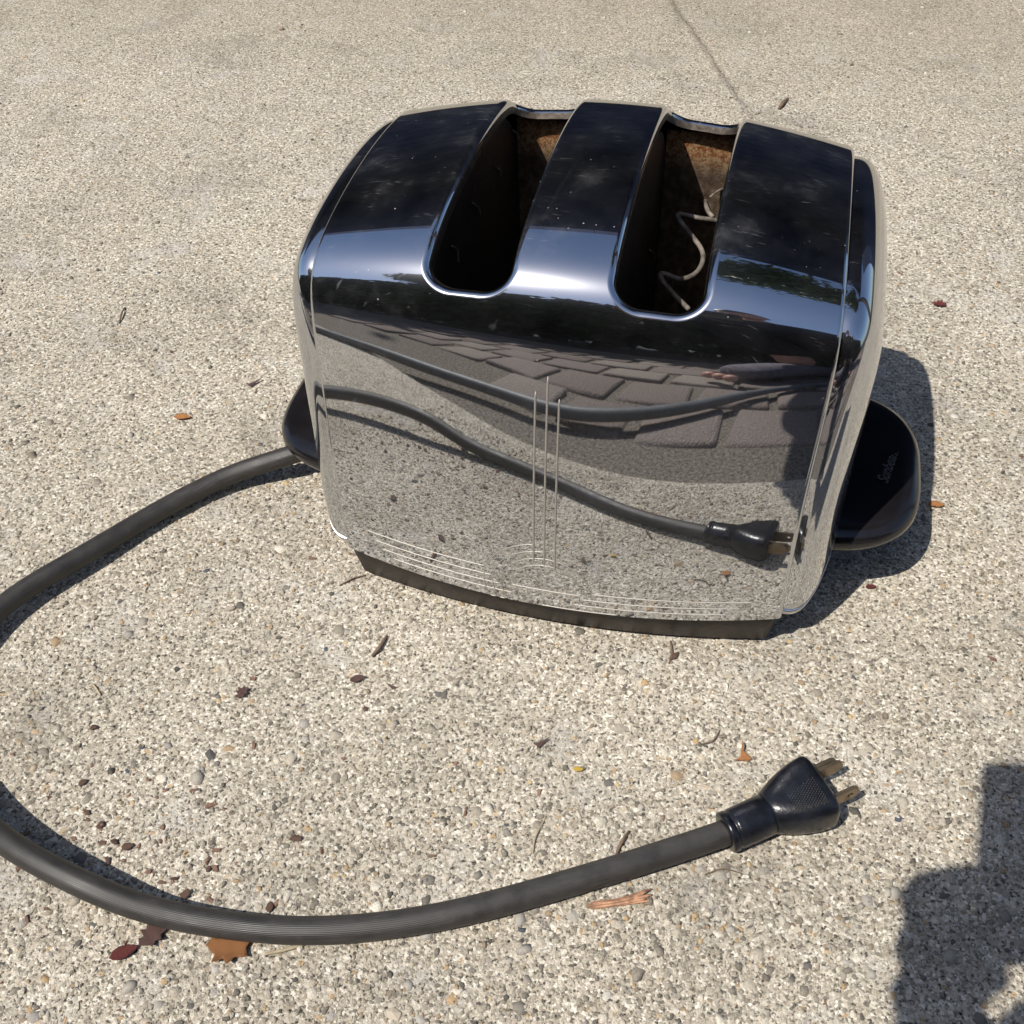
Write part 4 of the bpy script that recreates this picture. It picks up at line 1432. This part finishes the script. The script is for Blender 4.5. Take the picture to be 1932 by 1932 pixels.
for v in bm.verts:
    v.co = Vector((v.co.x * 0.102 - 0.002, v.co.y * 0.083, v.co.z * 0.125)) * (1 + 0.03 * mnoise.noise(v.co * 9))
bmesh.ops.solidify(bm, geom=bm.faces[:], thickness=0.008)
for f in bm.faces: f.smooth = True
bmesh.ops.transform(bm, matrix=Matrix.Translation(hc - PB) @ HM, verts=bm.verts)
obj('hair', bm, M['hair'], person)
# phone: lens end at the left, held by both hands
phone = empty('phone', CAM - fw * 0.010, 'black phone held level in the left hand above the toaster front', 'phone')
phone.matrix_world = Matrix([[r2[0], u2[0], -fw[0], 0], [r2[1], u2[1], -fw[1], 0], [r2[2], u2[2], -fw[2], 0], [0, 0, 0, 1]])
phone.matrix_world.translation = Vector(CAM - fw * 0.010)
obj('phone_body', bevelled_box((0.036, 0.034, 0.002), (0.150, 0.080, 0.0085), 0.0035, 4), M['phone'], phone)
bm = bmesh.new(); bmesh.ops.create_cone(bm, cap_ends=True, segments=24, radius1=0.0065, radius2=0.0065, depth=0.0012, matrix=Matrix.Translation((0.0, 0.0, -0.0030)))
obj('lens_ring', bm, M['brass'], phone)
# fingers: each its own bent chain from the palm round the phone's ends
PMW = phone.matrix_world.copy()
pm = Vector(J[9][0])
edge = -0.038
for q in range(4):
    yy = 0.018 - 0.017 * q
    L0 = (1.0, 1.08, 1.0, 0.8)[q]
    pts = [pm, PMW @ Vector((edge - 0.026, yy, 0.016)), PMW @ Vector((edge - 0.020, yy, -0.002)), PMW @ Vector((edge + 0.001, yy + 0.001, -0.0095)), PMW @ Vector((edge + 0.018 * L0, yy + 0.002, -0.0100))]
    skinned('finger', list(zip(pts, (0.011, 0.0095, 0.009, 0.0085, 0.0070))), [(0, 1), (1, 2), (2, 3), (3, 4)], M['skin'], person, 1)
pts = [pm, PMW @ Vector((edge - 0.014, -0.046, 0.020)), PMW @ Vector((edge + 0.004, -0.030, 0.0165)), PMW @ Vector((edge + 0.020, -0.014, 0.0150))]
skinned('thumb', list(zip(pts, (0.013, 0.011, 0.0095, 0.008))), [(0, 1), (1, 2), (2, 3)], M['skin'], person, 1)
pm = Vector(J[13][0])
for q in range(4):
    o_ = Vector((0.018 * (q - 1.5), 0.010 * (q - 1.5), 0.0))
    L0 = (0.9, 1.05, 1.0, 0.8)[q]
    pts = [pm, pm + o_ + Vector((-0.015, 0.030, -0.002)), pm + o_ + Vector((-0.024 * L0, 0.050 * L0, -0.016)), pm + o_ + Vector((-0.028 * L0, 0.058 * L0, -0.036)), pm + o_ + Vector((-0.028 * L0, 0.058 * L0, -0.052 * L0))]
    skinned('finger', list(zip(pts, (0.011, 0.0095, 0.009, 0.0085, 0.0070))), [(0, 1), (1, 2), (2, 3), (3, 4)], M['skin'], person, 1)
pts = [pm, pm + Vector((-0.036, 0.004, -0.004)), pm + Vector((-0.052, 0.020, -0.018)), pm + Vector((-0.056, 0.034, -0.034))]
skinned('thumb', list(zip(pts, (0.013, 0.011, 0.0095, 0.008))), [(0, 1), (1, 2), (2, 3)], M['skin'], person, 1)
# grey fleece slippers with toes peeping out
for heel, toe in (((0.335, -0.675), (0.160, -0.520)), ((0.60, -0.66), (0.46, -0.47))):
    h_, t_ = Vector((*heel, 0.028)), Vector((*toe, 0.026))
    sl = skinned('slipper', [(h_ + (h_ - t_) * 0.12, (0.036, 0.034)), (h_ + Vector((0, 0, 0.008)), (0.044, 0.044)), (h_.lerp(t_, 0.5) + Vector((0, 0, 0.012)), (0.046, 0.042)), (t_, (0.044, 0.030))],
                 [(0, 1), (1, 2), (2, 3)], M['slipper'], person, 2, 1)
    d_ = (t_ - h_).normalized(); e_ = Vector((0, 0, 1)).cross(d_)
    for q in range(3):
        bm = bmesh.new(); bmesh.ops.create_uvsphere(bm, u_segments=12, v_segments=8, radius=0.011)
        bmesh.ops.translate(bm, vec=t_ + d_ * 0.024 + e_ * (0.018 - 0.018 * q) - PB + Vector((0, 0, -0.008)), verts=bm.verts)
        for f in bm.faces: f.smooth = True
        obj('toe', bm, M['skin'], person)
